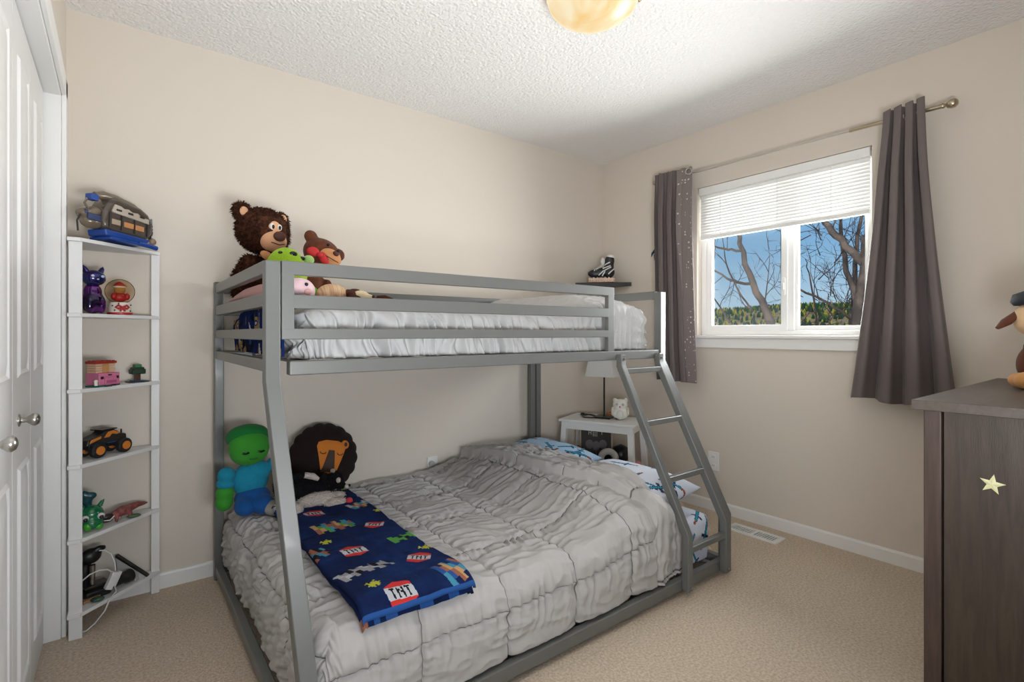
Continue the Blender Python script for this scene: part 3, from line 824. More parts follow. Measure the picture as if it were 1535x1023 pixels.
for a, b_ in (((-.03, .05), (.005, .085)), ((-.005, .045), (.015, .08)), ((.0, .10), (.055, .12)), ((.01, .085), (.06, .11)), ((.04, .06), (.08, .095)), ((.02, .13), (.05, .145))):
    m.tube([(a[0], -.029, a[1]), ((a[0] + b_[0]) / 2, -.035, (a[1] + b_[1]) / 2), (b_[0], -.030, b_[1])], .0042, 8)
m.build('stripe', SKW, sk, label='white stripes on the boot side')
m = MB(T)
for i in range(7):
    x = -.062 + i * .013; z = .094 + i * .0065
    m.tube([(x, -.022, z - .008), (x + .004, 0, z + .007), (x, .022, z - .008)], .004, 8)
m.build('lace', SKW, sk)
blob('tongue', [((.0, 0, .155), (.018, .022, .03)), ((.055, 0, .188), (.03, .022, .02))], SKW, sk, T, .005, 3)

# ------------------------------------------------------------------ bedside table and its things
TZ = .54
tb = thing('side_table', 'small white side table with splayed legs and lower shelf in the corner', 'side table', (2.62, 2.345, 0))
TT = Matrix.Translation((2.612, 2.376, 0)) @ Matrix.Rotation(R(22), 4, 'Z')
TW = mat('table_white', '#e2e2e0', .4)
MB(TT).box((-.158, -.262, TZ - .018), (.158, .262, TZ)).build('table_top', TW, tb, 0, bevel=.004)
m = MB(TT); m.box((-.138, -.236, TZ - .065), (-.120, .236, TZ - .018)); m.box((.120, -.236, TZ - .065), (.138, .236, TZ - .018)); m.box((-.120, -.238, TZ - .065), (.120, -.220, TZ - .018)); m.box((-.120, .220, TZ - .065), (.120, .238, TZ - .018))
m.build('apron', TW, tb, 0, bevel=.002)
for sx in (-1, 1):
    for sy in (-1, 1):
        x, y = sx * .128, sy * .228
        m = MB(TT); a = .018
        vs = []
        for z, k in ((0, 1), (TZ - .018, 0)):
            dx, dy = x + sx * .022 * k, y + sy * .024 * k
            vs += [(dx - a, dy - a, z), (dx + a, dy - a, z), (dx + a, dy + a, z), (dx - a, dy + a, z)]
        m.add(vs, [(0, 3, 2, 1), (4, 5, 6, 7), (0, 1, 5, 4), (1, 2, 6, 5), (2, 3, 7, 6), (3, 0, 4, 7)])
        m.build('leg', TW, tb, 0, bevel=.002)
TS_ = .215
MB(TT).box((-.145, -.220, TS_ - .016), (.145, .220, TS_)).build('lower_shelf', TW, tb, 0, bevel=.002)
# table lamp
tl = thing('table_lamp', 'table lamp with square white shade and thin black stem on the side table', 'lamp', (2.645, 2.40, TZ))
BM = mat('black_metal', '#1b1b1c', .35, .4)
T = Matrix.Translation((2.645, 2.40, TZ + .001)) @ Matrix.Rotation(R(22), 4, 'Z')
MB(T).box((-.062, -.062, 0), (.062, .062, .010)).build('base', BM, tl, 0, bevel=.003)
MB(T).cyl((0, 0, .010), (0, 0, .36), .006, seg=14).build('stem', BM, tl)
SH = mat('lamp_shade', '#e6e6e4', .75)
nt = SH.node_tree; bs = nt.nodes['Principled BSDF']; tln = nt.nodes.new('ShaderNodeBsdfTranslucent'); tln.inputs['Color'].default_value = (.85, .85, .83, 1); mx = nt.nodes.new('ShaderNodeMixShader'); mx.inputs[0].default_value = .35
nt.links.new(bs.outputs[0], mx.inputs[1]); nt.links.new(tln.outputs[0], mx.inputs[2]); nt.links.new(mx.outputs[0], nt.nodes['Material Output'].inputs[0])
m = MB(T); b0, b1, z0, z1 = .100, .072, .285, .46
vs = [(-b0, -b0, z0), (b0, -b0, z0), (b0, b0, z0), (-b0, b0, z0), (-b1, -b1, z1), (b1, -b1, z1), (b1, b1, z1), (-b1, b1, z1)]
m.add(vs, [(0, 1, 5, 4), (1, 2, 6, 5), (2, 3, 7, 6), (3, 0, 4, 7)])
m.build('lamp_shade', SH, tl, 0, mods=[('solid', .003, 0)])
cd = MB(Matrix.Translation((-.060, -.055, 0))); c0 = Vector((2.66, 2.47, TZ + .005))
cd.tube([(2.69, 2.50, TZ + .006), (2.69, 2.56, TZ + .009), (2.66, 2.60, TZ + .012), (2.62, 2.585, TZ + .012), (2.60, 2.555, TZ + .006), (2.585, 2.52, TZ + .006), (2.61, 2.48, TZ + .006), (2.64, 2.475, TZ + .008), (2.66, 2.50, TZ + .012), (2.65, 2.55, TZ + .014), (2.62, 2.565, TZ + .010)], .0042, 8)
cd.ell((2.635, 2.592, TZ + .014), (.018, .012, .011), 12, 8)
cd.build('cord', BLACK, tl, 60)
# owl
ow = thing('owl_night_light', 'white owl shaped night light standing on the side table', 'owl', (2.672, 2.282, TZ))
T = frame((2.672, 2.282, TZ + .001), -52)
OWLW = mat('owl_white', '#eceae2', .35, sss=.1)
blob('body', [((0, 0, .045), (.056, .048, .045)), ((0, 0, .095), (.050, .044, .042)), ((-.036, 0, .128), (.015, .013, .017)), ((.036, 0, .128), (.015, .013, .017))], OWLW, ow, T, .005, 4)
m = MB(T); m.ell((0, -.044, .037), (.025, .010, .032), 16, 10); m.build('belly', mat('owl_belly', '#d6d8cf', .4), ow)
for sx in (-1, 1):
    MB(T).ell((sx * .019, -.039, .104), (.009, .005, .009), 14, 8).build('eye', mat('owl_eye', '#b9b7ac', .4), ow)
    MB(T).ell((sx * .050, -.008, .055), (.010, .026, .030), 14, 8).build('wing', mat('owl_wing', '#dedacb', .4), ow)
MB(T).ell((0, -.044, .089), (.0055, .006, .007), 12, 8).build('beak', mat('owl_pink', '#c77b80', .4), ow, label='small pink beak')
# copper toy on the lamp foot
ct = thing('toy_figure', 'small copper brown toy lying at the foot of the table lamp', 'toy', (2.69, 2.335, TZ))
blob('body', [((2.715, 2.395, TZ + .026), (.022, .018, .016)), ((2.735, 2.385, TZ + .034), (.016, .014, .014)), ((2.70, 2.41, TZ + .024), (.012, .012, .012))], mat('copper_toy', '#a8673a', .35, .3), ct, Matrix.Translation((-.062, -.050, .008)), .004, 3)
MB(Matrix.Translation((-.082, -.066, .0))).ell((2.735, 2.36, TZ + .016), (.016, .012, .015), 12, 8).ell((2.748, 2.352, TZ + .014), (.009, .009, .013), 10, 8).build('boot', BLACK, ct)
# things on the lower shelf
lb = thing('letter_board', 'grey framed board with pale letters and an elephant on the lower table shelf', 'frame', (2.635, 2.475, TS_))
T = frame((2.640, 2.470, TS_ + .004), -44, -6)
WF = mat('frame_wood', '#a58b73', .5)
m = MB(T); w, h, f = .115, .245, .012
m.box((-w, -.012, 0), (w, .008, f)); m.box((-w, -.012, h - f), (w, .008, h)); m.box((-w, -.012, f), (-w + f, .008, h - f)); m.box((w - f, -.012, f), (w, .008, h - f)); m.build('wooden_frame', WF, lb, 0, bevel=.001)
MB(T).box((-w + f, -.006, f), (w - f, .004, h - f)).build('board', mat('felt_grey', '#4a4846', .9), lb, 0)
m = MB(T)
def seg(x, z, wd, hg): m.box((x - wd / 2, -.0085, z - hg / 2), (x + wd / 2, -.006, z + hg / 2))
for x in (-.050, -.034): seg(x, .205, .004, .028)
seg(-.042, .205, .014, .004)
for z in (.216, .205, .194, .183): seg(-.006, z, .034, .0035)
seg(-.020, .202, .003, .03)
for x, a in ((.036, 30), (.044, -30)): m.cbox((0, 0, 0), (.0035, .0025, .016), Matrix.Translation((x, -.0073, .211)) @ Matrix.Rotation(R(-a), 4, 'Y'))
seg(.040, .198, .0035, .014)
m.build('lettering', mat('letter_pale', '#b9b2ae', .6), lb, 0)
m = MB(T)
EG = mat('elephant_grey', '#6f6c6e', .9)
m.ell((0, -.0085, .115), (.026, .0035, .034), 18, 10); m.ell((-.046, -.0085, .125), (.028, .003, .032), 18, 10); m.ell((.046, -.0085, .125), (.028, .003, .032), 18, 10)
m.tube([(0, -.0095, .095), (.002, -.0095, .06), (-.003, -.0095, .03)], [.014, .010, .007], 10, flat=.35)
m.build('elephant_picture', EG, lb, 60)
tp = tag(MB(frame((2.575, 2.300, TS_ + .072), -46, -14)).tube([(.048 * math.cos(2 * PI * i / 30), 0, .048 * math.sin(2 * PI * i / 30)) for i in range(31)], .022, 14).build('tape_roll', mat('roll_white', '#c9c6c0', .6), None, 180), 'off white ring standing on the lower table shelf before a dark ball', 'ring')
bh = thing('toy_ball', 'glossy dark blue ball toy on the lower table shelf', 'ball', (2.70, 2.345, TS_))
MB().ell((2.700, 2.300, TS_ + .075), (.066, .066, .074), 28, 18).build('shell', mat('ball_blue', '#12164a', .15, coat=.5), bh)
MB().lathe([(.0665, -.02), (.068, .0), (.066, .025), (.05, .056), (.0, .077)], (2.700, 2.300, TS_ + .077), 28).build('cap', mat('ball_black', '#14141a', .3), bh)
pk = thing('toy_pouch', 'pink toy pouch with a thin green handle on the lower table shelf', 'pouch', (2.70, 2.235, TS_))
blob('body', [((2.715, 2.215, TS_ + .033), (.05, .05, .032)), ((2.730, 2.19, TS_ + .031), (.035, .035, .03))], mat('pink_plastic', '#c98389', .5), pk, Matrix(), .005, 4)
MB().tube([(2.66, 2.28, TS_ + .05), (2.68, 2.26, TS_ + .085), (2.70, 2.225, TS_ + .09), (2.72, 2.185, TS_ + .07), (2.73, 2.17, TS_ + .045)], .004, 8).build('handle', mat('handle_green', '#8f9a78', .5), pk, label='thin pale green handle')
ww = thing('wooden_toy', 'small wooden peaked toy at the left end of the lower table shelf', 'toy', (2.50, 2.47, TS_))
T = frame((2.505, 2.462, TS_ + .001), -46)
m = MB(T)
for s_ in (-1, 1): m.cbox((0, 0, 0), (.012, .03, .12), Matrix.Translation((s_ * .036, 0, .068)) @ Matrix.Rotation(R(-s_ * 36), 4, 'Y'))
m.box((-.07, -.015, 0), (.07, .015, .01)); m.build('peak', mat('pale_wood', '#b99a6e', .6), ww, 0)
MB(T).ell((-.03, 0, .125), .018, 14, 10).cyl((-.03, 0, .10), (-.03, 0, .125), .013).build('peg', mat('peg_brown', '#8f5434', .5), ww)
# ------------------------------------------------------------------ corner shelf
cs = thing('corner_shelf', 'tall white triangular corner shelf with six tiers beside the closet', 'shelf', (0, 2.58, 0))
SHW = mat('shelf_white', '#dcdbd9', .45)
TZS = (1.470, 1.193, .914, .637, .365, .094)
MB().box((-.143, 2.452, 0), (-.104, 2.472, 1.456)).box((-.143, 2.472, 0), (-.131, 2.492, 1.456)).build('post', SHW, cs, 0, bevel=.002)
MB().box((.112, 2.682, 0), (.142, 2.706, 1.456)).build('post', SHW, cs, 0, bevel=.002)
MB().box((-.146, 2.676, 0), (-.118, 2.706, 1.456)).build('post', SHW, cs, 0, bevel=.002)
for z in TZS:
    MB().prism([(-.147, 2.446), (-.110, 2.444), (.144, 2.682), (.144, 2.708), (-.147, 2.708)], z - .014, z).build('shelf_board', SHW, cs, 0, bevel=.002)
for z in TZS[1:]:
    pass
# ---- toy submarine on top
su = thing('toy_submarine', 'toy submarine of smoky clear plastic with blue base on top of the shelf', 'toy submarine', (0, 2.58, 1.471))
d = Vector((.295, .25)).normalized()
T = Matrix.Translation((-.002, 2.573, 1.4765)) @ Matrix.Rotation(math.atan2(d.y, d.x), 4, 'Z') @ Matrix.Rotation(R(3), 4, 'Y')
SMOKE = mat('smoky_plastic', '#5a5048', .12, spec=.6, coat=.4, alpha=.72); SMOKB = mat('smoky_brown', '#6e604f', .2, spec=.6, coat=.3)
SBLUE = mat('toy_blue', '#1a4391', .3, coat=.2); SNAVY = mat('toy_navy', '#22315c', .3); STAN = mat('toy_beige', '#b9ada0', .4); SGREY = mat('toy_grey', '#7d7f88', .4)
SORG = mat('toy_orange', '#c98a58', .5); SDK = mat('toy_dark', '#2b2723', .35)
m = MB(T)
prof = [(-.085, .040), (-.098, .07), (-.09, .115), (-.07, .155), (-.045, .168), (.06, .158), (.095, .14), (.118, .105), (.115, .06), (.10, .036)]
m.prism(prof, -.042, .042, (0, 2, 1)); m.build('hull', SMOKE, su, 60, bevel=.014, seg=4)
MB(T).tube([(-.10, 0, .165), (-.07, 0, .172), (-.02, 0, .172), (.05, 0, .160), (.10, 0, .140), (.125, 0, .11)], [.012, .018, .018, .018, .016, .010], 12).build('top_ridge', SMOKB, su, 60)
m = MB(T); m.prism([(-.082, .012), (.09, .012), (.104, .036), (-.088, .038)], -.044, .044, (0, 2, 1)); m.build('keel', SBLUE, su, 30, bevel=.006, seg=3)
m = MB(T); m.box((-.07, -.052, .001), (.07, .052, .012)); m.tube([(.05, -.045, .010), (.09, -.052, .008), (.125, -.056, .004)], .010, 10); m.build('stand', SBLUE, su, 30, bevel=.003)
m = MB(T); m.prism([(-.065, .112), (-.055, .140), (-.03, .138), (-.018, .132), (.0, .135), (.018, .127), (.04, .130), (.055, .120), (.09, .118), (.092, .098), (-.06, .106)], -.048, -.040, (0, 2, 1)); m.build('window_band', STAN, su, 20, bevel=.002)
for x in (-.04, .008, .058):
    MB(T).cbox((x, -.049, .120 - .02 * (x + .04)), (.022, .004, .008)).build('porthole', SDK, su, 0, bevel=.002)
for i, x in enumerate((-.045, .005, .05)):
    MB(T).box((x - .018, -.0445, .062), (x + .022, -.0425, .082)).build('sticker', SORG if i else mat('toy_sand', '#a8977f', .5), su, 0)
for x in (-.072, -.025, .03, .085): MB(T).box((x - .003, -.046, .045), (x + .003, -.043, .105)).build('rib', SDK, su, 0)
blob('cockpit', [((-.125, 0, .085), (.035, .03, .022)), ((-.105, 0, .06), (.04, .032, .026)), ((-.10, 0, .10), (.03, .028, .02))], SMOKB, su, T, .005, 3)
MB(T).box((-.145, -.034, .060), (-.095, -.026, .085)).cyl((-.148, -.015, .088), (-.13, -.015, .088), .011).build('headlight', SNAVY, su, 30, bevel=.003)
m = MB(T); m.cbox((-.112, -.005, .152), (.03, .03, .024)); m.cyl((-.128, -.005, .154), (-.118, -.005, .154), .010); m.build('searchlight', SBLUE, su, 30, bevel=.003)
MB(T).tube([(-.125, 0, .145), (-.135, 0, .125), (-.12, 0, .105)], .004, 8).build('hose', SMOKB, su)
MB(T).tube([(-.155, -.01, .075), (-.165, -.01, .05), (-.160, -.01, .012)], .003, 8).build('rudder_arm', SDK, su)
for s_, z in ((1, .03), (-1, .03)): MB(T).ell((.118, s_ * .04, .032), (.014, .012, .014), 12, 8).build('thruster', mat('toy_brown', '#8a7462', .4), su)
MB(T).tube([(.118, -.02, .10), (.128, -.02, .075), (.115, -.03, .03)], .003, 8).build('strut', SDK, su)
pc = Vector((.140, 0, .092)); m = MB(T); m.ell(pc, .010, 12, 8); m.cyl((.115, 0, .092), (.14, 0, .092), .006); m.build('hub', SNAVY, su)
for k in range(4):
    a = R(20 + 90 * k); e = pc + Vector((.034 * math.sin(a), math.sin(a) * .034, math.cos(a) * .050))
    MB(T).tube([pc, (pc + e) / 2, e], [.004, .010, .007], 8, flat=.3).build('propeller_blade', SNAVY if k % 2 else SGREY, su)

# ---- iridescent cat figurine
ctt = thing('cat_figurine', 'glossy purple and blue cat figurine on the second tier of the corner shelf', 'figurine', (-.078, 2.575, 1.193))
T = frame((-.078, 2.580, 1.1965), 25)
IRI = mat('iridescent_glaze', '#3b1f66', .08, .75, var=(16, '#1e3f7a', .42, .6), coat=.6)
IRG = mat('iridescent_body', '#241a3e', .08, .8, var=(22, '#6d2a86', .45, .58), coat=.6)
blob('body', [((0, 0, .045), (.040, .036, .046)), ((0, .002, .085), (.030, .028, .035)), ((.02, -.022, .035), (.014, .014, .036)), ((-.02, -.022, .035), (.014, .014, .036))], IRG, ctt, T, .004, 3)
blob('head', [((0, -.006, .138), (.040, .034, .032))], IRI, ctt, T, .004, 2)
for sx in (-1, 1):
    m = MB(T); m.tube([(sx * .022, -.004, .160), (sx * .030, -.003, .176), (sx * .033, -.002, .186)], [.012, .008, .001], 10); m.build('ear', IRI, ctt, 60)
    MB(T).ell((sx * .016, -.0385, .144), (.006, .003, .005), 12, 8).build('eye', mat('eye_pale', '#b9bfd8', .3), ctt)
MB(T).ell((0, -.040, .132), (.004, .003, .003), 10, 6).build('nose', mat('eye_pale', '#b9bfd8', .3), ctt)
# ---- snow globe
sg = thing('snow_globe', 'snow globe with a bear in a red santa hat and red bow base', 'snow globe', (.008, 2.615, 1.193))
T = frame((.006, 2.618, 1.1935), 12)
CLG = bpy.data.materials.new('globe_glass'); CLG.use_nodes = True
nt = CLG.node_tree; nt.nodes.remove(nt.nodes['Principled BSDF'])
tr = nt.nodes.new('ShaderNodeBsdfTransparent'); gl = nt.nodes.new('ShaderNodeBsdfGlossy'); gl.inputs['Roughness'].default_value = .04; mx = nt.nodes.new('ShaderNodeMixShader'); lw = nt.nodes.new('ShaderNodeLayerWeight'); lw.inputs['Blend'].default_value = .04
tr.inputs['Color'].default_value = lin('#eee4d6')
nt.links.new(lw.outputs['Fresnel'], mx.inputs['Fac']); nt.links.new(tr.outputs[0], mx.inputs[1]); nt.links.new(gl.outputs[0], mx.inputs[2]); nt.links.new(mx.outputs[0], nt.nodes['Material Output'].inputs['Surface'])
CREAM = mat('globe_cream', '#d8d0c0', .4); RED = mat('globe_red', '#a8242a', .4)
MB(T).lathe([(.040, 0), (.041, .006), (.039, .010), (.036, .045), (.034, .05), (0, .05)], seg=32).build('base', CREAM, sg, 40)
MB(T).lathe([(.0405, 0), (.0425, .001), (.0425, .009), (.040, .010)], seg=32).build('rim', RED, sg, 40)
MB(T).ell((0, 0, .095), .050, 32, 20).build('glass_ball', CLG, sg)
m = MB(T); m.tube([(.0, -.040, .03), (.014, -.042, .038), (.022, -.036, .030), (.014, -.042, .024), (0, -.040, .03), (-.014, -.042, .038), (-.022, -.036, .030), (-.014, -.042, .024), (0, -.040, .03)], .0042, 8); m.ell((0, -.041, .03), .005, 10, 8); m.tube([(0, -.040, .029), (.008, -.041, .014)], .004, 8); m.tube([(0, -.040, .029), (-.008, -.041, .014)], .004, 8); m.build('bow', RED, sg)
m = MB(T)
for x, z in ((-.03, .036), (-.024, .018), (.028, .016), (-.012, .045), (.03, .04)): m.ell((x, -.8 * math.sqrt(.04 ** 2 - x * x) - .006, z), .003, 8, 6)
m.build('painted_dot', BLACK, sg)
BEARY = mat('globe_bear', '#b98a4a', .6)
MB(T).ell((0, 0, .103), (.020, .018, .018), 16, 10).ell((.016, 0, .118), .007, 10, 8).ell((0, -.017, .099), (.009, .007, .007), 10, 8).build('bear_head', BEARY, sg)
MB(T).ell((0, .002, .072), (.026, .020, .020), 16, 10).ell((-.022, -.008, .075), (.010, .010, .014), 10, 8).ell((.022, -.008, .075), (.010, .010, .014), 10, 8).build('red_coat', RED, sg)
MB(T).lathe([(.020, 0), (.021, .006), (.014, .016), (.005, .022), (0, .023)], (-.002, 0, .112), 18).build('santa_hat', RED, sg, 60)
MB(T).lathe([(.0205, 0), (.0225, .003), (.0205, .007)], (-.002, 0, .110), 18).build('hat_brim', mat('globe_white', '#dcd6cc', .7), sg, 60)

# ---- brick built pig house and tree on the third tier
ph = thing('brick_toy_house', 'brick built toy: pink pig faced block under a cream and red house', 'brick toy', (-.04, 2.55, .914))
T = frame((-.046, 2.548, .9145), 40)
PINK = mat('brick_pink', '#c26d8d', .35); PK2 = mat('brick_pink_dark', '#a24d70', .35); BR = mat('brick_red', '#8f2c22', .35); CRM = mat('brick_cream', '#c9a588', .4); TANB = mat('brick_tan', '#b98a55', .4)
m = MB(T); m.box((-.042, -.032, .006), (.040, .030, .052)); m.box((-.022, -.040, .010), (.022, -.032, .036)); m.build('pig_block', PINK, ph, 0, bevel=.0015)
m = MB(T); m.box((-.020, -.0415, .014), (.020, -.040, .024)); m.build('snout', PK2, ph, 0)
for x in (-.030, .030): MB(T).cbox((x, -.0325, .034), (.010, .002, .010)).build('eye', BLACK, ph, 0)
MB(T).cbox((0, -.0325, .044), (.014, .002, .005)).build('mark', BLACK, ph, 0)
m = MB(T)
for k, z in enumerate((.052, .061, .070, .079)):
    e = .001 * (k % 2); m.box((-.040 - e, -.016, z), (-.016, .028, z + .0082)); m.box((.012, -.016, z), (.034 + e, .028, z + .0082))
m.build('house_wall', CRM, ph, 0, bevel=.001)
MB(T).box((-.016, -.012, .052), (.012, .026, .087)).build('house_door', TANB, ph, 0)
m = MB(T); m.box((-.044, -.020, .0875), (.038, .032, .097))
for i in range(5):
    for j in range(3): m.cyl((-.036 + i * .0165, -.012 + j * .017, .097), (-.036 + i * .0165, -.012 + j * .017, .100), .005, seg=10)
m.build('roof', BR, ph, 0)
m = MB(T); m.box((-.060, -.036, 0), (-.020, .010, .006)); m.build('base_plate', mat('brick_green', '#1d5a4a', .4), ph, 0)
m = MB(T); m.cyl((-.05, -.028, .006), (-.05, -.028, .018), .006, seg=12); m.ell((-.05, -.028, .022), .007, 10, 8); m.build('flower', CREAM, ph)
m = MB(T); m.box((-.030, -.050, 0), (-.005, -.042, .004)); m.box((.044, -.01, 0), (.060, .020, .005)); m.build('paw_plate', SDK, ph, 0)
trr = thing('brick_toy_tree', 'brick built toy tree with dark green crown on the third tier', 'brick toy', (.062, 2.665, .914))
T = frame((.064, 2.664, .9145), 20)
MB(T).box((-.036, -.022, 0), (.036, .022, .004)).build('base_plate', mat('brick_dark', '#1e2420', .4), trr, 0)
MB(T).box((-.022, -.024, .004), (.016, .018, .0075)).build('water_plate', mat('brick_blue', '#24466e', .35), trr, 0)
MB(T).box((-.009, -.009, .0075), (.009, .009, .034)).build('trunk', mat('brick_brown', '#4a2a1c', .4), trr, 0, bevel=.001)
m = MB(T); m.box((-.024, -.018, .034), (.024, .018, .050)); m.box((-.018, -.022, .036), (.018, .022, .056)); m.box((-.020, -.016, .050), (.020, .016, .062)); m.box((-.028, -.010, .038), (.028, .010, .054))
m.build('crown', mat('leaf_dark', '#16331e', .45), trr, 0, bevel=.0015)
MB(T).box((-.012, -.012, .062), (.012, .012, .074)).build('treetop', mat('leaf_green', '#2c6a3c', .45), trr, 0, bevel=.001)

# ---- toy truck on the fourth tier
tk = thing('toy_truck', 'black and orange monster truck toy with orange wheel hubs', 'toy truck', (-.03, 2.60, .637))
dv = Vector((.068, .098)).normalized(); ang = math.atan2(.098, .068)
T = Matrix.Translation((-.045, 2.605, .6375)) @ Matrix.Rotation(ang - .28, 4, 'Z')
ORG = mat('truck_orange', '#c9772c', .35); TIRE = mat('tyre_black', '#141416', .7, bump=(90, .8, .01))
for x in (-.052, .052):
    for s_ in (-1, 1):
        c = (x, s_ * .036, .029)
        mm = MB(T @ Matrix.Translation(c) @ Matrix.Rotation(R(90 * (-s_) * -1), 4, 'X'))
        wv = mm.lathe([(.013, -.013), (.024, -.014), (.0285, -.009), (.029, 0), (.0285, .009), (.024, .014), (.013, .013)], seg=24).build('wheel', TIRE, tk, 30)
        hm = MB(T @ Matrix.Translation(c) @ Matrix.Rotation(R(90 * (-s_) * -1), 4, 'X'))
        hm.lathe([(0, -.0165), (.007, -.0165), (.012, -.0150), (.0165, -.0160), (.0165, .0160), (.012, .0150), (.007, .0165), (0, .0165)], seg=20).build('hub', ORG, wv, 30, label='orange wheel hub')
m = MB(T); m.box((-.075, -.022, .032), (.072, .022, .050)); m.cyl((-.052, -.036, .029), (-.052, .036, .029), .006); m.cyl((.052, -.036, .029), (.052, .036, .029), .006); m.build('chassis', BLACK, tk, 30, bevel=.003)
m = MB(T); m.prism([(-.085, .048), (-.08, .070), (-.03, .086), (-.015, .098), (.02, .099), (.05, .078), (.072, .072), (.074, .048)], -.026, .026, (0, 2, 1)); m.build('body', SDK, tk, 30, bevel=.004)
m = MB(T); m.prism([(-.02, .070), (-.005, .092), (.018, .095), (.045, .079), (.03, .076), (.012, .082), (.0, .070)], -.029, .029, (0, 2, 1)); m.prism([(-.075, .056), (-.07, .070), (-.03, .080), (-.03, .070)], -.028, .028, (0, 2, 1)); m.build('orange_panel', ORG, tk, 30, bevel=.002)
m = MB(T); m.box((-.03, -.03, .099), (.03, .03, .103)); m.tube([(.056, -.018, .07), (.056, -.018, .092)], .003, 8); m.build('roof_rack', BLACK, tk, 0)
MB(T).box((-.004, -.0245, .046), (.03, -.022, .062)).build('blue_plate', mat('truck_blue', '#2a4a86', .4), tk, 0)

# ---- green dragon and dinosaur on the fifth tier
dg = thing('toy_dragon', 'shiny green big eyed dragon toy on the fifth tier of the corner shelf', 'toy dragon', (-.08, 2.55, .365))
T = frame((-.082, 2.545, .3655), 12)
GRN = mat('dragon_green', '#14683f', .2, coat=.5); LIM = mat('dragon_lime', '#3f9a2a', .3); TEA = mat('dragon_teal', '#123f48', .3)
blob('head', [((0, 0, .058), (.040, .038, .036)), ((0, -.012, .030), (.036, .034, .026))], GRN, dg, T, .0045, 3)
MB(T).ell((-.016, -.030, .022), (.014, .014, .018), 14, 10).ell((.018, -.030, .016), (.014, .012, .012), 14, 10).build('cheek', LIM, dg)
for sx in (-1, 1):
    e = MB(T).ell((sx * .024, -.034, .054), (.012, .009, .012), 16, 10).build('eye', mat('eye_white', '#d0c8c8', .3), dg)
    MB(T).ell((sx * .024, -.042, .051), (.0075, .004, .0075), 12, 8).build('pupil', BLACK, e)
    MB(T).tube([(sx * .026, 0, .085), (sx * .034, 0, .100), (sx * .040, -.002, .108)], [.009, .006, .001], 10).build('horn', GRN, dg)
blob('crest', [((-.012, .004, .115), (.018, .016, .022)), ((-.002, -.002, .130), (.020, .014, .014)), ((-.020, 0, .135), (.014, .012, .018)), ((-.008, .004, .096), (.012, .012, .018))], TEA, dg, T, .0045, 2)
dn = thing('toy_dinosaur', 'red brown toy dinosaur with dark open mouth lying on the fifth tier', 'toy dinosaur', (.02, 2.61, .365))
T = Matrix.Translation((.018, 2.612, .3655)) @ Matrix.Rotation(math.atan2(.22, .29), 4, 'Z')
DNO = mat('dinosaur_red', '#7c3b3c', .55, bump=(150, .9, .006), var=(50, '#93554f', .4, .65))
blob('body', [((0, 0, .034), (.038, .020, .020)), ((-.030, 0, .030), (.026, .017, .016)), ('tube', [(.02, 0, .036), (.06, 0, .040), (.09, .006, .034), (.112, .012, .030)], [.017, .012, .008, .003]), ('tube', [(.01, -.016, .030), (.012, -.022, .014), (.004, -.026, .005)], [.010, .008, .006]), ('tube', [(.01, .016, .030), (.012, .022, .014), (.004, .026, .005)], [.010, .008, .006]), ('tube', [(-.035, -.012, .028), (-.04, -.018, .014), (-.046, -.02, .005)], [.008, .007, .006])], DNO, dn, T, .0035, 2)
blob('head', [((-.062, 0, .030), (.024, .014, .012)), ((-.066, 0, .014), (.022, .012, .006))], mat('dinosaur_dark', '#2a2022', .4), dn, T, .0035, 2)
MB(T).tube([(-.085, -.010, .022), (-.066, -.016, .018), (-.050, -.016, .030)], .0022, 8).build('tooth_row', mat('tooth_white', '#d6d2cc', .4), dn)
sn = tag(MB(Matrix.Translation((.052, 2.598, .366))).ell((0, 0, .008), (.024, .012, .008), 16, 10).build('toy_leaf', mat('leaf_toy', '#40583c', .5), None, 180), 'small dull green toy piece lying under the dinosaur', 'toy piece')

# ---- bottom tier
mc = thing('toy_microscope', 'black toy microscope with white trim standing on the bottom tier', 'microscope', (-.08, 2.58, .094))
T = frame((-.085, 2.585, .0945), 20)
MB(T).box((-.030, -.045, 0), (.055, .035, .030)).build('foot', BLACK, mc, 30, bevel=.008, seg=3)
blob('arm', [((-.01, .02, .09), (.022, .018, .06)), ((0, .0, .155), (.036, .026, .030)), ((.026, -.01, .178), (.022, .012, .012))], BLACK, mc, T, .005, 3)
MB(T).cyl((.0, -.018, .125), (.0, -.018, .050), .010, .008, 16).build('lens_tube', NICKEL, mc, 40, label='silver lens tube')
MB(T).box((-.028, -.035, .040), (.050, .02, .048)).build('stage', SDK, mc, 0, bevel=.002)
sc_ = thing('toy_telescope', 'black tube with flared end lying on the bottom tier behind the white plugs', 'tube', (-.01, 2.61, .094))
m = MB(Matrix.Translation((.006, 2.604, .0945 + .028)) @ Matrix.Rotation(R(40), 4, 'Z') @ Matrix.Rotation(R(90), 4, 'Y'))
m.lathe([(0, -.040), (.018, -.040), (.018, .010), (.024, .020), (.026, .045), (.022, .048), (0, .046)], seg=24); m.build('barrel', BLACK, sc_, 40)
MB().ell((-.020, 2.583, .1285), (.012, .012, .010), 12, 8).build('dial', mat('dial_grey', '#6b6b6e', .4), sc_)
tbm = thing('mirror_stand', 'white tilted stand with a black top edge leaning at the back of the bottom tier', 'stand', (.06, 2.67, .094))
T = frame((.050, 2.655, .0945), -36)
m = MB(T); m.prism([(-.058, .004), (.045, .0), (.058, .014), (-.062, .098), (-.068, .09)], -.004, .004, (0, 2, 1)); m.build('panel', mat('stand_white', '#bab9b5', .5), tbm, 0, bevel=.001)
m = MB(T); m.prism([(-.070, .094), (.060, .010), (.062, .017), (-.066, .103)], -.008, .008, (0, 2, 1)); m.build('black_edge', BLACK, tbm, 0, bevel=.001)
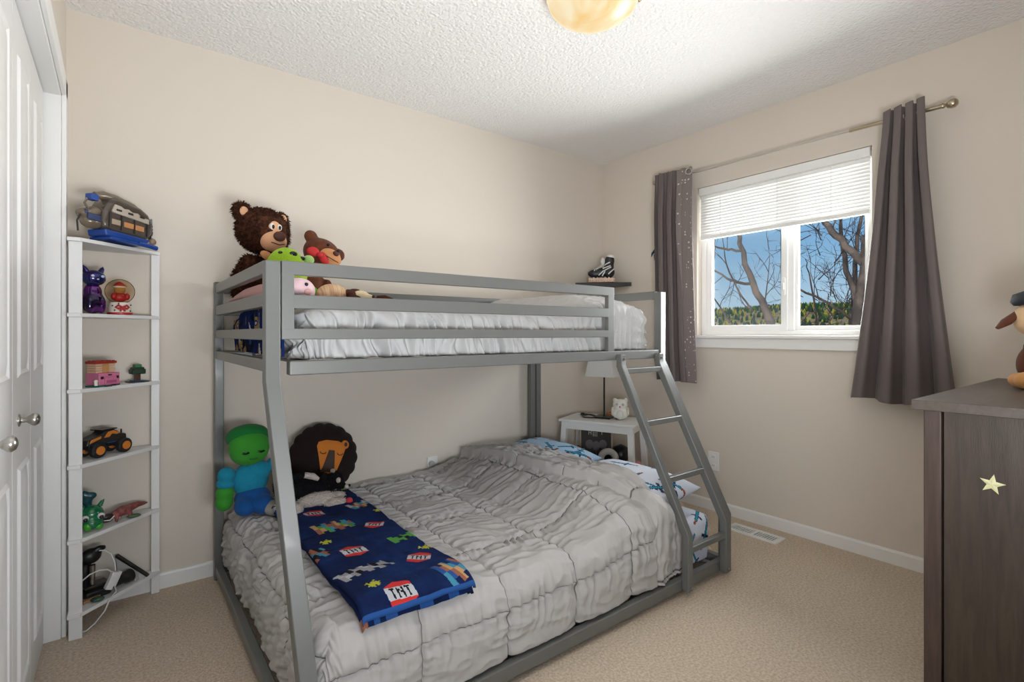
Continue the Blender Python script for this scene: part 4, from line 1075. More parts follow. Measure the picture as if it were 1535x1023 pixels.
m = MB(T); m.prism([(-.02, .0), (.03, 0), (.022, .035), (-.022, .05)], -.024, -.004, (0, 2, 1)); m.build('foot', mat('stand_grey', '#a2a19e', .5), tbm, 0, bevel=.002)
cdr = thing('charger_cord', 'white charger cord with two plugs hanging over the bottom tier edge', 'cord', (-.03, 2.53, .094))
CW = mat('cord_white', '#d0cfcc', .5)
m = MB(frame((-.018, 2.530, .158), 20, 0, 24)); m.box((-.014, -.012, -.034), (.010, .010, .030)); m.box((.008, -.008, -.022), (.020, .008, .034)); m.build('plug', CW, cdr, 30, bevel=.003)
m = MB()
m.tube([(-.022, 2.535, .190), (-.032, 2.528, .203), (-.055, 2.515, .212), (-.085, 2.512, .205), (-.115, 2.515, .18), (-.152, 2.515, .16)], .0026, 8)
m.tube([(-.008, 2.535, .190), (-.010, 2.540, .22), (-.022, 2.548, .255), (-.042, 2.552, .272), (-.058, 2.556, .274)], .0026, 8)
m.tube([(-.010, 2.535, .126), (-.006, 2.552, .108), (-.008, 2.552, .099), (-.018, 2.526, .0985), (-.027, 2.508, .090), (-.040, 2.496, .06), (-.068, 2.492, .025), (-.095, 2.486, .006), (-.13, 2.492, .004)], .0026, 8)
m.build('wire', CW, cdr, 60)
st_ = tag(MB(Matrix.Translation((-.062, 2.515, .0945))).ell((0, 0, .009), (.022, .014, .009), 16, 10).build('polished_stone', mat('stone_green', '#2f4a3c', .2), None, 180), 'small dark green polished stone near the front edge of the bottom tier', 'stone')
wb = tag(MB(Matrix.Translation((-.083, 2.535, .0945)) @ Matrix.Rotation(R(32), 4, 'Z')).box((-.030, -.010, 0), (.030, .010, .012)).build('wooden_stick', mat('stick_tan', '#9a7650', .6), None, 0, bevel=.002), 'short flat tan wooden stick before the microscope on the bottom tier', 'stick')
# ------------------------------------------------------------------ plush toys
FURB = mat('plush_chocolate', '#3c2116', .9, bump=(120, 1, .02), var=(60, '#5a3523', .4, .65))
SMB = mat('plush_brown', '#552e1e', .8, sheen=.08, var=(30, '#6b3d28', .4, .65))
TAN = mat('plush_tan', '#c98f62', .9, sheen=.06); PEACH = mat('plush_peach', '#d2a07c', .9, sheen=.06)
NOSE = mat('plush_nose', '#4f2a1c', .7); EYEB = mat('toy_eye_black', '#101012', .2); EYEW = mat('toy_eye_white', '#d9d6d0', .3)
def fur(name, ells, T, m, parent, n, ln, wd, skip=None, seed=1):
    """tufts of pile standing on the outside of a set of ellipsoids"""
    rnd = random.Random(seed); mb = MB(T); tot = sum(r[0] * r[1] + r[1] * r[2] + r[0] * r[2] for c, r in ells)
    for c, r in ells:
        k = int(n * (r[0] * r[1] + r[1] * r[2] + r[0] * r[2]) / tot)
        for _ in range(k):
            v = Vector((rnd.gauss(0, 1), rnd.gauss(0, 1), rnd.gauss(0, 1))).normalized()
            p = Vector((c[0] + v.x * r[0], c[1] + v.y * r[1], c[2] + v.z * r[2]))
            if any((c2, r2) != (c, r) and sum(((p[i] - c2[i]) / r2[i]) ** 2 for i in range(3)) < .9 for c2, r2 in ells): continue
            if skip and skip(p): continue
            nn = Vector((v.x / r[0], v.y / r[1], v.z / r[2])).normalized()
            d = (nn + Vector((rnd.gauss(0, .45), rnd.gauss(0, .45), rnd.gauss(-.15, .45)))).normalized()
            s = d.cross(Vector((rnd.gauss(0, 1), rnd.gauss(0, 1), rnd.gauss(0, 1)))).normalized() * wd
            L = ln * rnd.uniform(.6, 1.2); q = p - nn * .004
            bend = Vector((rnd.gauss(0, .3), rnd.gauss(0, .3), -.25)) * L
            mb.add([q - s, q + s, q + d * L * .55 + s * .8, q + d * L * .55 - s * .8, q + d * L + bend * .6], [(0, 1, 2, 3), (3, 2, 4)])
    o = mb.build(name, m, parent, 180); o['kind'] = 'stuff'; return o

UZ = 1.216
# big brown bear
B = thing('teddy_bear', 'large shaggy chocolate teddy bear with peach muzzle sitting on the upper bunk', 'teddy bear', (.47, 2.44, UZ))
T = frame((.488, 2.445, UZ + .003), 20, 3)
eb = [((0, 0, .11), (.115, .10, .125)), ((-.070, -.03, .15), (.038, .055, .085)), ((.105, -.03, .14), (.05, .055, .08)), ((-.07, -.10, .045), (.05, .09, .045)), ((.07, -.10, .045), (.05, .09, .045))]
eh = [((0, -.01, .345), (.108, .095, .098)), ((-.088, .005, .415), (.040, .022, .040)), ((.092, .005, .405), (.038, .022, .038)), ((0, -.03, .315), (.095, .085, .07))]
blob('body', eb, FURB, B, T, .008, 3); hd = blob('head', eh, FURB, B, T, .007, 3)
fur('shaggy_pile', eb, T, FURB, B, 7000, .017, .0022, lambda p: p.z < .05, 1)
fur('shaggy_pile', eh, T, FURB, B, 9000, .015, .002, lambda p: (p.y < -.045 and abs(p.x) < .060 and .255 < p.z < .40) or (p.y < -.015 and math.hypot(abs(p.x) - .089, p.z - .412) < .020), 2)
blob('muzzle', [((0, -.086, .298), (.060, .045, .046)), ((0, -.078, .345), (.046, .030, .048))], PEACH, B, T, .005, 4)
MB(T).ell((0, -.132, .315), (.026, .018, .021), 18, 12).build('nose', NOSE, B, 180)
for sx in (-1, 1):
    e = MB(T).ell((sx * .017, -.104, .357), (.0105, .006, .014), 14, 10).build('eye', EYEW, B, 180)
    MB(T).ell((sx * .015, -.110, .355), (.006, .003, .009), 12, 8).build('pupil', EYEB, e, 180)
    MB(T).ell((sx * .089, -.017, .412), (.019, .006, .020), 14, 10).build('ear_lining', PEACH, B, 180)
MB(T).tube([(-.030, -.122, .288), (0, -.134, .280), (.030, -.122, .288)], .0022, 8).build('mouth', NOSE, B)
m = MB(T); m.ell((-.035, -.10, .232), (.03, .012, .018), 12, 8, rot(0, 20, 0)); m.ell((.02, -.105, .232), (.03, .012, .018), 12, 8, rot(0, -20, 0)); m.build('bow_tie', TAN, B, 180)

# second bear, smooth, tilted
B = thing('teddy_bear', 'smaller smooth brown teddy bear with a red bow leaning beside the shaggy bear', 'teddy bear', (.645, 2.25, UZ))
T = frame((.640, 2.255, UZ + .014), 12, 0) @ Matrix.Translation((0, 0, .10)) @ Matrix.Rotation(R(24), 4, 'Y') @ Matrix.Translation((0, 0, -.10))
blob('body', [((0, 0, .09), (.065, .06, .085)), ((-.06, -.03, .10), (.028, .04, .05)), ((.06, -.03, .10), (.028, .04, .05)), ((-.045, -.06, .03), (.035, .06, .03)), ((.045, -.06, .03), (.035, .06, .03))], SMB, B, T, .006, 3)
blob('head', [((0, -.01, .245), (.082, .070, .064)), ((-.070, .0, .290), (.030, .020, .028)), ((.074, .0, .285), (.030, .020, .028))], SMB, B, T, .005, 3)
blob('muzzle', [((.012, -.070, .228), (.050, .034, .036))], TAN, B, T, .005, 2)
m = MB(T)
for sx in (-1, 1):
    m.ell((sx * .026 - .045, -.085, .205), (.028, .014, .020), 14, 10, rot(0, sx * 22, 0))
m.ell((-.045, -.094, .205), (.012, .010, .012), 12, 8); m.build('bow', mat('bow_red', '#bd2022', .7), B, 180, label='bright red bow')
MB(T).ell((.012, -.104, .243), (.014, .010, .010), 12, 8).build('nose', NOSE, B, 180)
for sx in (-1, 1): MB(T).ell((sx * .026 + .006, -.074, .272), .007, 12, 8).build('eye', EYEB, B, 180)
MB(T).tube([(-.02, -.098, .215), (.012, -.107, .212), (.040, -.096, .217)], .0018, 8).build('mouth', NOSE, B)

# lime plush
G = thing('plush_turtle', 'lime green round plush with black spots behind the bunk corner post', 'plush toy', (.455, 1.88, UZ))
T = frame((.484, 1.975, UZ), 4)
LIME = mat('plush_lime', '#8fb52b', .85, sheen=.08, bump=(160, .6, .006)); LIGHT = mat('plush_pale_green', '#a3c77a', .85, sheen=.08)
blob('body', [((0, .0, .118), (.074, .062, .098)), ((0, .0, .06), (.070, .060, .06))], LIME, G, T, .006, 3)
MB(T).ell((.078, -.008, .176), (.020, .018, .018), 14, 10).build('ear', LIGHT, G, 180, label='pale green ear')
for x, z, s in ((.012, .188, .012), (.046, .176, .010), (-.03, .19, .007)):
    y = -.060 * math.sqrt(max(0, 1 - (x / .074) ** 2 - ((z - .118) / .098) ** 2)); MB(T).ell((x, y, z), (s * 1.2, .006, s * .8), 12, 8).build('spot', EYEB, G, 180)
MB(T).tube([(.082, -.02, .078), (.098, -.035, .05), (.112, -.045, .012)], [.008, .014, .011], 12).build('arm', mat('plush_green', '#6ba32c', .85), G, 60)

# pink long plush
P_ = thing('plush_pig', 'long pale pink plush lying along the foot end of the upper bunk', 'plush toy', (.44, 2.1, UZ))
PK = mat('plush_pink', '#d8a8a2', .9, sheen=.08); PKL = mat('plush_light_pink', '#e0bfc4', .9, sheen=.08)
blob('body', [('tube', [(.392, 2.56, UZ + .040), (.396, 2.40, UZ + .050), (.402, 2.22, UZ + .056), (.414, 2.02, UZ + .052), (.44, 1.87, UZ + .045)], [.008, .014, .022, .030, .030])], PK, P_, Matrix(), .007, 4)
blob('head', [((.478, 1.785, UZ + .045), (.052, .046, .044)), ((.49, 1.752, UZ + .035), (.026, .022, .020))], PKL, P_, Matrix(), .006, 3)
MB().ell((.490, 1.742, UZ + .064), .006, 10, 8).build('eye', EYEB, P_, 180)
MB().ell((.492, 1.730, UZ + .038), (.013, .006, .010), 12, 8).build('snout', PK, P_, 180)
for y, x in ((2.42, .405), (2.16, .402)): MB().tube([(x + .02, y, UZ + .045), (x + .004, y + .03, UZ + .02)], [.014, .010], 10).build('foot', SMB, P_, 60, label='dark brown foot')
# lying striped giraffe
GI = thing('plush_giraffe', 'tan and brown spotted plush lying flat on the upper bunk comforter', 'plush toy', (.66, 1.82, UZ))
SAND = mat('plush_sand', '#b48f6f', .9, var=(34, '#c8a988', .45, .55), stretch=(6, .3, .3)); CRM2 = mat('plush_cream', '#d8c6a4', .9); CHO = mat('plush_dark_brown', '#4a2c20', .9)
blob('body', [((.600, 1.82, UZ + .042), (.055, .040, .036)), ((.570, 1.81, UZ + .03), (.03, .036, .028))], SAND, GI, Matrix(), .005, 3)
blob('head', [((.700, 1.815, UZ + .034), (.034, .028, .026)), ((.730, 1.805, UZ + .028), (.022, .020, .018))], CRM2, GI, Matrix(), .005, 3)
blob('mane', [((.655, 1.815, UZ + .045), (.026, .030, .016)), ((.668, 1.79, UZ + .022), (.030, .020, .018)), ((.685, 1.83, UZ + .058), (.022, .014, .008))], CHO, GI, Matrix(), .004, 2)
for c in ((.738, 1.788, .036), (.752, 1.798, .03)): MB().ell((c[0], c[1], UZ + c[2]), .006, 10, 8).build('nostril', CHO, GI, 180)
MB().tube([(.765, 1.825, UZ + .038), (.79, 1.815, UZ + .034), (.815, 1.80, UZ + .022), (.840, 1.79, UZ + .010)], [.006, .014, .014, .003], 10).build('tail_tuft', CHO, GI, 60)
MB().ell((.595, 1.765, UZ + .014), (.036, .018, .014), 14, 10).build('red_foot', mat('plush_red', '#b5242a', .8), GI, 180, label='bright red foot')

# ---- lower bunk plush
def czb(x, y): return comf_z(x, y)
D = thing('plush_doll', 'soft doll with green head, teal shirt and blue trousers on the lower bed', 'plush doll', (.45, 2.44, .335))
GH = mat('doll_green', '#36882c', .85, sheen=.08); GHD = mat('doll_dark_green', '#186a30', .85, sheen=.08); TEAL = mat('doll_teal', '#197e9a', .85, sheen=.08, bump=(60, .5, .006)); BLU = mat('doll_blue', '#174d8c', .85, sheen=.08); GRY = mat('doll_grey', '#8a8883', .9)
T = frame((.448, 2.445, .338), 4)
blob('shirt', [((.005, 0, .150), (.075, .052, .075)), ((.03, -.01, .185), (.058, .045, .045))], TEAL, D, T, .006, 3)
blob('trousers', [((.01, -.015, .075), (.072, .060, .050)), ((.035, -.075, .055), (.045, .060, .042)), ((-.03, -.06, .055), (.042, .055, .040))], BLU, D, T, .006, 3)
blob('shoe', [((.070, -.125, .045), (.046, .036, .034))], GRY, D, T, .006, 3)
h = MB(T); h.cbox((0, -.005, .290), (.192, .150, .185)); ho = h.build('head', GH, D, 180, mods=[('subsurf', 3)])
ho.data.materials.append(GH)
hh = MB(T)
hh.cbox((0, .006, .312), (.204, .156, .172)); hc = hh.build('hood', GHD, D, 180, mods=[('subsurf', 3)], label='darker green felt cap')
# push the cap back so the brow stays clear
for v in hc.data.vertices:
    if v.co.z < .30: v.co.y += .034; v.co.z += .040
for sx in (-1, 1):
    MB(T).tube([(sx * .030 - .012, -.070, .280), (sx * .030, -.073, .277), (sx * .030 + .012, -.070, .280)], .004, 8).build('closed_eye', EYEB, D, 60)
MB(T).tube([(-.016, -.068, .252), (0, -.071, .249), (.016, -.068, .252)], .0025, 8).build('mouth', GHD, D, 60)
Ta = T @ Matrix.Translation((-.088, -.005, .19)) @ Matrix.Rotation(R(4), 4, 'Y')
blob('sleeve', [((0, 0, -.005), (.035, .034, .034)), ((0, 0, -.040), (.036, .034, .024))], TEAL, D, Ta, .005, 3)
blob('arm', [((0, 0, -.078), (.036, .034, .034)), ((0, 0, -.115), (.034, .032, .040))], GH, D, Ta, .005, 3)
blob('sleeve', [((.095, -.015, .205), (.030, .030, .030)), ((.12, -.025, .165), (.028, .028, .034))], TEAL, D, T, .005, 3)

L = thing('lion_cushion', 'round cushion of a sleeping lion face with dark scalloped mane against the wall', 'cushion', (.80, 2.56, .335))
MAN = mat('mane_brown', '#211615', .9, sheen=.08); OR = mat('lion_orange', '#c4742f', .85, sheen=.06); MZ = mat('lion_muzzle', '#4a3c36', .9)
T = frame((.808, 2.575, .508), 2, -14, 0)
mb = MB(T)
for sg_ in (-1, 1):
    def fn(u, v, sg_=sg_):
        a = 2 * PI * u; rr = .163 * (1 + .045 * abs(math.sin(a * 8.5)) ) * math.sin(v * PI / 2)
        y = sg_ * .055 * max(0, 1 - math.sin(v * PI / 2) ** 2.4) ** .6
        y += .002 * nz(rr * 20, a * 3)
        return (rr * math.cos(a), y, rr * math.sin(a) * .98)
    mb.grid(fn, 136, 30)
mb.build('mane', MAN, L, 180)
def yf(x, z):
    r = min(.98, math.hypot(x, z) / .168); return -.055 * max(0, 1 - r ** 2.4) ** .6
def patch(name, poly, m, off, parent=L, n=14, label=None):
    # a felt piece that follows the cushion front; poly is a list of (x,z)
    cx = sum(p[0] for p in poly) / len(poly); czz = sum(p[1] for p in poly) / len(poly)
    q = MB(T); vs = []; k = len(poly); N = 6
    for j in range(N + 1):
        for p in poly:
            x = cx + (p[0] - cx) * j / N; z = czz + (p[1] - czz) * j / N
            vs.append((x, yf(x, z) - off * (1 if j < N else .2), z))
    f = []
    for j in range(N):
        for i in range(k):
            f.append((j * k + i, j * k + (i + 1) % k, (j + 1) * k + (i + 1) % k, (j + 1) * k + i))
    q.add(vs, f); return q.build(name, m, parent, 180, label=label)
def dens(poly, n=6):
    out = []
    for i in range(len(poly)):
        a, b_ = poly[i], poly[(i + 1) % len(poly)]
        out += [(a[0] + (b_[0] - a[0]) * t / n, a[1] + (b_[1] - a[1]) * t / n) for t in range(n)]
    return out
# face is turned clockwise a little
def rt(pts, a=-13, c=(.015, .005)):
    a = R(a); return [(c[0] + x * math.cos(a) - z * math.sin(a), c[1] + x * math.sin(a) + z * math.cos(a)) for x, z in pts]
face = rt([(-.066, .056), (-.03, .068), (.03, .068), (.066, .056), (.072, .035), (.040, -.075), (.010, -.090), (-.010, -.090), (-.040, -.075), (-.072, .035)])
patch('face', dens(face, 4), OR, .006)
patch('ear', dens(rt([(.068 + .022 * math.cos(a * PI / 6), .055 + .022 * math.sin(a * PI / 6)) for a in range(12)]), 1), OR, .007)
patch('ear_lining', dens(rt([(.069 + .010 * math.cos(a * PI / 6), .055 + .012 * math.sin(a * PI / 6)) for a in range(12)]), 1), MZ, .010)
patch('nose_bridge', dens(rt([(-.016, .026), (.016, .026), (.030, -.085), (-.040, -.085)]), 5), MZ, .009)
for sx in (-1, 1):
    pts = rt([(sx * .042 + .014 * math.cos(PI + t * PI / 8), .010 + .010 * math.sin(PI + t * PI / 8)) for t in range(9)])
    MB(T).tube([(x, yf(x, z) - .009, z) for x, z in pts], .0018, 8).build('closed_eye', MAN, L, 60)
x, z = rt([(.012, -.078)])[0]
MB(T).ell((x + .004, yf(x, z) - .012, z), (.012, .006, .012), 14, 8).build('snout', mat('lion_cream', '#b8aaa0', .9), L, 180)

Dg = thing('plush_dog', 'black and white plush dog lying on the folded blue blanket', 'plush toy', (.65, 2.26, .375))
BK = mat('plush_black', '#0e0e10', .95, bump=(140, 1, .012)); WH = mat('plush_white', '#b9aea6', .95, bump=(140, 1, .012))
T = Matrix.Translation((.650, 2.262, .378))
db = [((-.045, .02, .075), (.085, .055, .055)), ((.035, .02, .060), (.07, .05, .045)), ((-.10, .03, .10), (.04, .04, .05))]
wh = [((.02, -.035, .034), (.085, .036, .032)), ((.085, -.075, .020), (.050, .022, .020)), ((.105, -.02, .030), (.040, .022, .020)), ((-.115, -.05, .040), (.034, .026, .026)), ((-.085, -.085, .026), (.034, .028, .026))]
blob('body', db, BK, Dg, T, .006, 2); blob('underside', wh, WH, Dg, T, .006, 2, label='white belly and paws')
hdp = [((.100, .012, .088), (.042, .040, .036)), ((.128, -.012, .072), (.022, .022, .018))]
blob('head', hdp, BK, Dg, T, .005, 2)
fur('pile', db + hdp, T, BK, Dg, 2600, .010, .0016, lambda p: p.z < .02, 5)
fur('pile', wh, T, WH, Dg, 2200, .010, .0016, lambda p: p.z < .012, 6)
MB(T).ell((.112, -.030, .100), (.010, .010, .012), 12, 8).ell((.150, -.028, .066), (.012, .012, .010), 12, 8).build('face_blaze', WH, Dg, 180)
MB(T).ell((.158, -.034, .070), (.007, .006, .006), 10, 8).build('nose', EYEB, Dg, 180)
MB(T).tube([(.075, .03, .118), (.058, .005, .108), (.055, -.015, .085)], [.010, .015, .006], 10).build('ear', BK, Dg, 60)
MB(T).tube([(.120, .04, .118), (.140, .035, .105), (.150, .025, .080)], [.010, .013, .006], 10).build('ear', BK, Dg, 60)
MB(T).tube([(-.13, .0, .11), (-.085, -.03, .145), (-.035, -.045, .15)], [.012, .016, .010], 10).build('tail', BK, Dg, 60)
MB(T).tube([(-.035, -.045, .15), (.0, -.05, .140), (.02, -.05, .125)], [.012, .014, .008], 10).build('tail_tip', WH, Dg, 60, label='white tail tip')
MB(T).ell((.140, -.082, .018), (.016, .018, .015), 12, 8).build('paw_pad', mat('plush_coral', '#b23a44', .8), Dg, 180, label='red paw pad')

# ---- plush dog on the dresser, mostly outside the picture
Pd = thing('plush_dog', 'tan and brown plush dog with a dark cap sitting on the dresser', 'plush toy', (2.37, .22, .94))
T = frame((2.37, .262, .941), -66)
TN = mat('dog_tan', '#bf8a55', .85, sheen=.08); BRN = mat('dog_brown', '#5c3526', .85, sheen=.08); CRE = mat('dog_cream', '#d2b08a', .85, sheen=.08)
blob('body', [((0, .02, .075), (.062, .055, .075)), ((0, 0, .13), (.05, .045, .05))], BRN, Pd, T, .006, 3)
for sx in (-1, 1):
    blob('leg', [((sx * .065, -.045, .026), (.034, .060, .026)), ((sx * .070, -.095, .030), (.030, .030, .028))], TN, Pd, T, .006, 3)
    MB(T).ell((sx * .033, -.064, .222), (.015, .008, .018), 14, 10).build('eye', EYEB, Pd, 180)
    MB(T).tube([(sx * .062, .0, .245), (sx * .095, -.01, .215), (sx * .118, -.015, .195)], [.018, .024, .010], 12, flat=.5).build('ear', BRN, Pd, 60)
blob('head', [((0, -.005, .225), (.078, .066, .066))], CRE, Pd, T, .006, 3)
blob('muzzle', [((0, -.066, .196), (.036, .030, .026))], TN, Pd, T, .005, 3)
MB(T).ell((0, -.096, .204), (.011, .008, .009), 12, 8).build('nose', EYEB, Pd, 180)
MB(T).lathe([(.072, 0), (.080, .012), (.074, .036), (.045, .048), (0, .050)], (0, .0, .270), 26).build('cap', mat('cap_dark', '#20262c', .7), Pd, 60)

# ------------------------------------------------------------------ outside the window
GRD = mat('autumn_ground', '#7d7352', .95, var=(.12, '#8e7a63', .4, .6))
struct(MB().box((3.3, -150, -8.4), (140, 220, -8)).build('ground_outside', GRD, smooth=0))
HILL = mat('hill_brush', '#4c5a34', .95)
nt = HILL.node_tree; bs = nt.nodes['Principled BSDF']
tc = nt.nodes.new('ShaderNodeTexCoord')
n1 = nt.nodes.new('ShaderNodeTexNoise'); n1.inputs['Scale'].default_value = .30; n1.inputs['Detail'].default_value = 4; n1.inputs['Roughness'].default_value = .6
r1 = nt.nodes.new('ShaderNodeValToRGB'); cr_ = r1.color_ramp
for i, (p, c) in enumerate(((.30, '#2f4f34'), (.40, '#8d8474'), (.47, '#a8823c'), (.53, '#5f6170'), (.59, '#c0a83c'), (.66, '#4e7a34'))):
    e = cr_.elements[i] if i < 2 else cr_.elements.new(p); e.position = p; e.color = lin(c)
nt.links.new(tc.outputs['Object'], n1.inputs['Vector']); nt.links.new(n1.outputs['Fac'], r1.inputs['Fac']); nt.links.new(r1.outputs[0], bs.inputs['Base Color'])
def hz(y): return 10.6 + 1.1 * nz(y * .012, 3.3) + .5 * nz(y * .05, 8.1)
def hf(u, v):
    y = 20 + u * 190; x = 120 + v * 85
    return (x, y, -8.5 + (hz(y) + 8.5) * sm(0, 1, v) ** .9 + .5 * nz(x * .08, y * .08))
struct(MB().grid(hf, 160, 40).build('hillside_outside', HILL, None, 180))
rnd = random.Random(5); CON = [mat('conifer_dark', '#2c4a34', .95), mat('conifer_light', '#55702f', .95), mat('aspen_yellow', '#a59a3c', .95)]
fm = MB()
for i in range(2200):
    y = rnd.uniform(45, 175); x = 204 - 50 * rnd.random() ** 2.2; v = (x - 120) / 85
    z = -8.5 + (hz(y) + 8.5) * sm(0, 1, v) ** .9
    hgt = rnd.uniform(1.0, 2.1); r_ = hgt * rnd.uniform(.24, .40); k = rnd.choice((0, 0, 0, 1, 2)) if y > 0 else 0
    fm.tube([(x, y, z - .3), (x, y, z + hgt * .5), (x, y, z + hgt)], [r_, r_ * .75, .05], 6, mi=k)
o = fm.build('forest_outside', CON, None, 180); tag(o, 'distant dark green and yellow tree line along the hill outside the window', 'forest', kind='stuff')
BARK = mat('tree_bark', '#4a423e', .9, bump=(30, .6, .02), var=(5, '#6f6158', .45, .65)); TWIG = mat('twig_bark', '#4c4442', .9)
def tree(name, label, limbs, seed, twigs):
    """limbs: [(points, radii)]; twigs: how many fine shoots"""
    rn = random.Random(seed)
    b = limbs[0][0][0]
    t_ = thing(name, label, 'tree', (b[0], b[1], -8))
    for i, (pts, rr) in enumerate(limbs):
        pp = [Vector(p) for p in pts]; q = []; q2 = []
        for j in range(len(pp) - 1):
            for s_ in range(4):
                k = s_ / 4; p = pp[j].lerp(pp[j + 1], k)
                if not (j == 0 and s_ == 0): p = p + Vector((rn.gauss(0, .006), rn.gauss(0, .006), rn.gauss(0, .006)))
                q.append(p); q2.append(rr[j] + (rr[j + 1] - rr[j]) * k)
        q.append(pp[-1]); q2.append(rr[-1])
        MB().tube(q, q2, 9).build('trunk' if i == 0 else 'limb', BARK, t_, 180)
    tw_ = MB()
    def shoot(p, d, L, r, dep):
        pts = [p]; q = p.copy(); dd = d.copy()
        for s_ in range(5):
            dd = (dd + Vector((rn.gauss(0, .16), rn.gauss(0, .16), rn.gauss(.03, .16)))).normalized(); q = q + dd * L / 5; pts.append(q.copy())
            if dep > 0 and rn.random() < .62:
                nd = (dd + Vector((rn.gauss(0, .3), rn.gauss(0, .75), rn.gauss(.1, .75)))).normalized(); shoot(q.copy(), nd, L * rn.uniform(.35, .6), r * .6, dep - 1)
        tw_.tube(pts, [r * (1 - .8 * k / 5) for k in range(6)], 5)
    for (p, d, L, r) in twigs: shoot(Vector(p), Vector(d).normalized(), L, r, 2)
    o = tw_.build('twigs', TWIG, t_, 180); o['kind'] = 'stuff'
TX = 6.5
def tp3(y, z, x=TX): return (x, y, z)
tl_ = [([tp3(2.90, -8), tp3(2.93, -2), tp3(2.96, .9), tp3(3.246, 1.528), tp3(3.35, 1.766), tp3(3.511, 2.306), tp3(3.557, 2.6), tp3(3.62, 3.2)], [.11, .09, .055, .045, .040, .030, .024, .008]),
       ([tp3(3.35, 1.757), tp3(3.557, 1.782), tp3(3.746, 1.887), tp3(3.892, 1.991), tp3(4.044, 2.193, 6.7)], [.020, .018, .014, .011, .006]),
       ([tp3(3.511, 2.209), tp3(3.746, 2.257), tp3(4.014, 2.376)], [.018, .015, .008]),
       ([tp3(3.55, 1.42, 6.9), tp3(3.75, 1.7, 6.9), tp3(3.93, 2.1, 6.9), tp3(4.0, 2.5, 6.9)], [.014, .012, .010, .005]),
       ([tp3(3.75, 1.02, 7), tp3(4.0, 1.35, 7), tp3(4.25, 1.75, 7)], [.018, .014, .008])]
KT = .80
def nearer(p): return (p[0] * KT, p[1] * KT, 1.119 + (p[2] - 1.119) * KT if p[2] > -1 else p[2])
tl_ = [([nearer(p) for p in a], [r_ * KT for r_ in b_]) for a, b_ in tl_]
tree('bare_tree', 'bare tree with a slanting trunk seen through the left window pane', tl_, 3,
     [(nearer(p), d_, L_ * KT, r_ * KT) for p, d_, L_, r_ in [((TX, 3.9, 2.0), (0, -.1, 1), .5, .008), ((TX, 3.6, 1.79), (0, .3, -1), .35, .006), ((TX, 3.75, 1.9), (0, .6, -.6), .4, .006), ((TX, 3.2, 1.45), (.1, -.45, 1), .75, .010), ((6.9, 3.93, 2.1), (0, .5, .6), .45, .007), ((6.9, 3.8, 1.8), (0, -.5, .6), .35, .006), ((6.9, 3.6, 1.45), (0, .8, .5), .5, .007), ((TX, 3.7, 2.25), (0, -.1, .8), .4, .006), ((7, 4.1, 1.5), (0, -.3, .9), .5, .006), ((TX, 3.9, 2.33), (0, .3, -1), .6, .007)]])
tr_ = [([tp3(2.30, -8), tp3(2.22, -2), tp3(2.167, 1.0), tp3(2.154, 1.451), tp3(2.09, 1.815), tp3(2.084, 2.15), tp3(2.075, 2.19)], [.13, .11, .062, .058, .055, .05, .035]),
       ([tp3(2.100, 1.88), tp3(2.332, 2.179), tp3(2.491, 2.411), tp3(2.62, 2.62)], [.045, .040, .034, .022]),
       ([tp3(2.05, 1.80), tp3(1.95, 1.70), tp3(1.8, 1.66)], [.038, .034, .026]),
       ([tp3(2.19, 1.40, 6.6), tp3(2.319, 1.837, 6.65), tp3(2.387, 2.187, 6.7), tp3(2.401, 2.5, 6.7)], [.034, .030, .024, .016]),
       ([tp3(2.20, 1.15, 6.7), tp3(2.34, 1.33, 6.7), tp3(2.6, 1.52, 6.7), tp3(2.95, 1.72, 6.7), tp3(3.12, 1.78, 6.7)], [.022, .018, .015, .011, .005]),
       ([tp3(2.42, -1, 7), tp3(2.40, 1.1, 7), tp3(2.37, 1.6, 7), tp3(2.33, 2.3, 7), tp3(2.2, 2.9, 7)], [.05, .036, .030, .022, .012]),
       ([tp3(2.9, -1, 7.2), tp3(2.88, 1.05, 7.2), tp3(2.86, 1.3, 7.2), tp3(2.95, 1.9, 7.2), tp3(3.0, 2.1, 7.2)], [.022, .016, .013, .009, .005])]
rn2 = random.Random(9); tws = []
for i in range(60):
    y = rn2.uniform(2.0, 3.05); z = rn2.uniform(1.1, 2.4); tws.append(((rn2.uniform(6.5, 7.1), y, z), (rn2.gauss(0, .2), rn2.gauss(.2, .6), rn2.gauss(.5, .5)), rn2.uniform(.25, .6), rn2.uniform(.005, .008)))
tree('bare_tree', 'bare branching tree with a thick broken trunk seen through the right window pane', tr_, 4, tws)

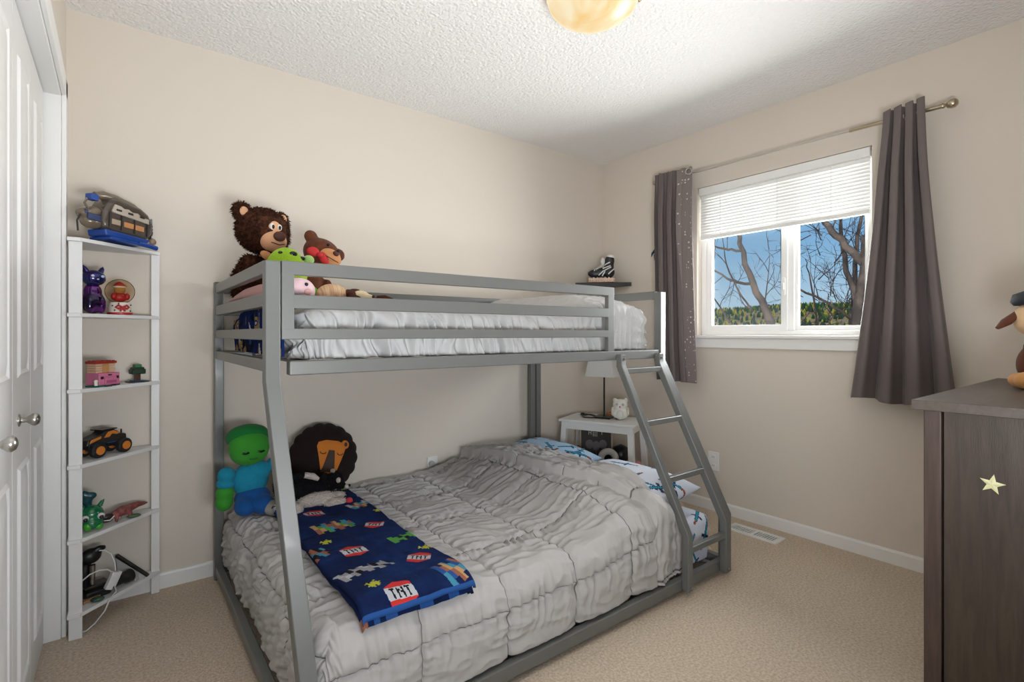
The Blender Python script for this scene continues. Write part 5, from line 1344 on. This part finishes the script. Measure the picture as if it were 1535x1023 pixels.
# ------------------------------------------------------------------ sky, lights, camera
W = bpy.data.worlds.new('World'); S.world = W; W.use_nodes = True
nt = W.node_tree; bg = nt.nodes['Background']
tc = nt.nodes.new('ShaderNodeTexCoord'); sp = nt.nodes.new('ShaderNodeSeparateXYZ'); rp = nt.nodes.new('ShaderNodeValToRGB')
nt.links.new(tc.outputs['Generated'], sp.inputs[0]); nt.links.new(sp.outputs['Z'], rp.inputs['Fac'])
for i, (p, c) in enumerate(((0.0, '#cfe0ea'), (.06, '#b5d5ec'), (.14, '#8dbde4'), (.30, '#5d9ad2'), (1.0, '#3f7fc0'))):
    e = rp.color_ramp.elements[i] if i < 2 else rp.color_ramp.elements.new(p); e.position = p; e.color = lin(c)
nt.links.new(rp.outputs[0], bg.inputs['Color']); bg.inputs['Strength'].default_value = .95
def light(name, typ, loc, rot_, energy, col, **k):
    l = bpy.data.lights.new(name, typ); l.energy = energy; l.color = col
    for a, v in k.items(): setattr(l, a, v)
    o = bpy.data.objects.new(name, l); C.objects.link(o); o.location = loc; o.rotation_euler = [R(a) for a in rot_]; return o
light('sun', 'SUN', (0, 0, 10), (48, 0, -75), 2.6, (1, .95, .88), angle=.01)
light('window_daylight', 'AREA', (3.5, 1.40, 1.32), (0, 86, 0), 170, (.97, .985, 1), shape='RECTANGLE', size=1.0, size_y=1.5)
light('bounce_fill', 'AREA', (.38, -.22, .85), (146, 0, -22), 54, (.93, .97, 1.02), shape='RECTANGLE', size=.7, size_y=.5)  # added fill, unseen behind the camera, aimed up to bounce off the ceiling
light('lamp_bulb', 'POINT', (lampc[0], lampc[1], 2.345), (0, 0, 0), 3, (1, .82, .55), shadow_soft_size=.05)

cam = bpy.data.cameras.new('camera'); co = bpy.data.objects.new('camera', cam); C.objects.link(co); S.camera = co
cam.sensor_width = 36; cam.lens = 767.5 / 1535 * 36; cam.shift_y = -11.5 / 1535; cam.clip_start = .02; cam.clip_end = 1000
co.location = (0, 0, 1.119); co.rotation_euler = (R(90), 0, -math.atan2(590.5, 767.5))
vs_ = S.view_settings
S.display_settings.display_device = 'sRGB'
vs_.view_transform = 'Standard'; vs_.look = 'None'; vs_.exposure = -.05; vs_.gamma = 1; vs_.use_curve_mapping = False
S.cycles.use_denoising = True
S.cycles.max_bounces = 10; S.cycles.diffuse_bounces = 6; S.cycles.transparent_max_bounces = 16
S.cycles.sample_clamp_indirect = 8
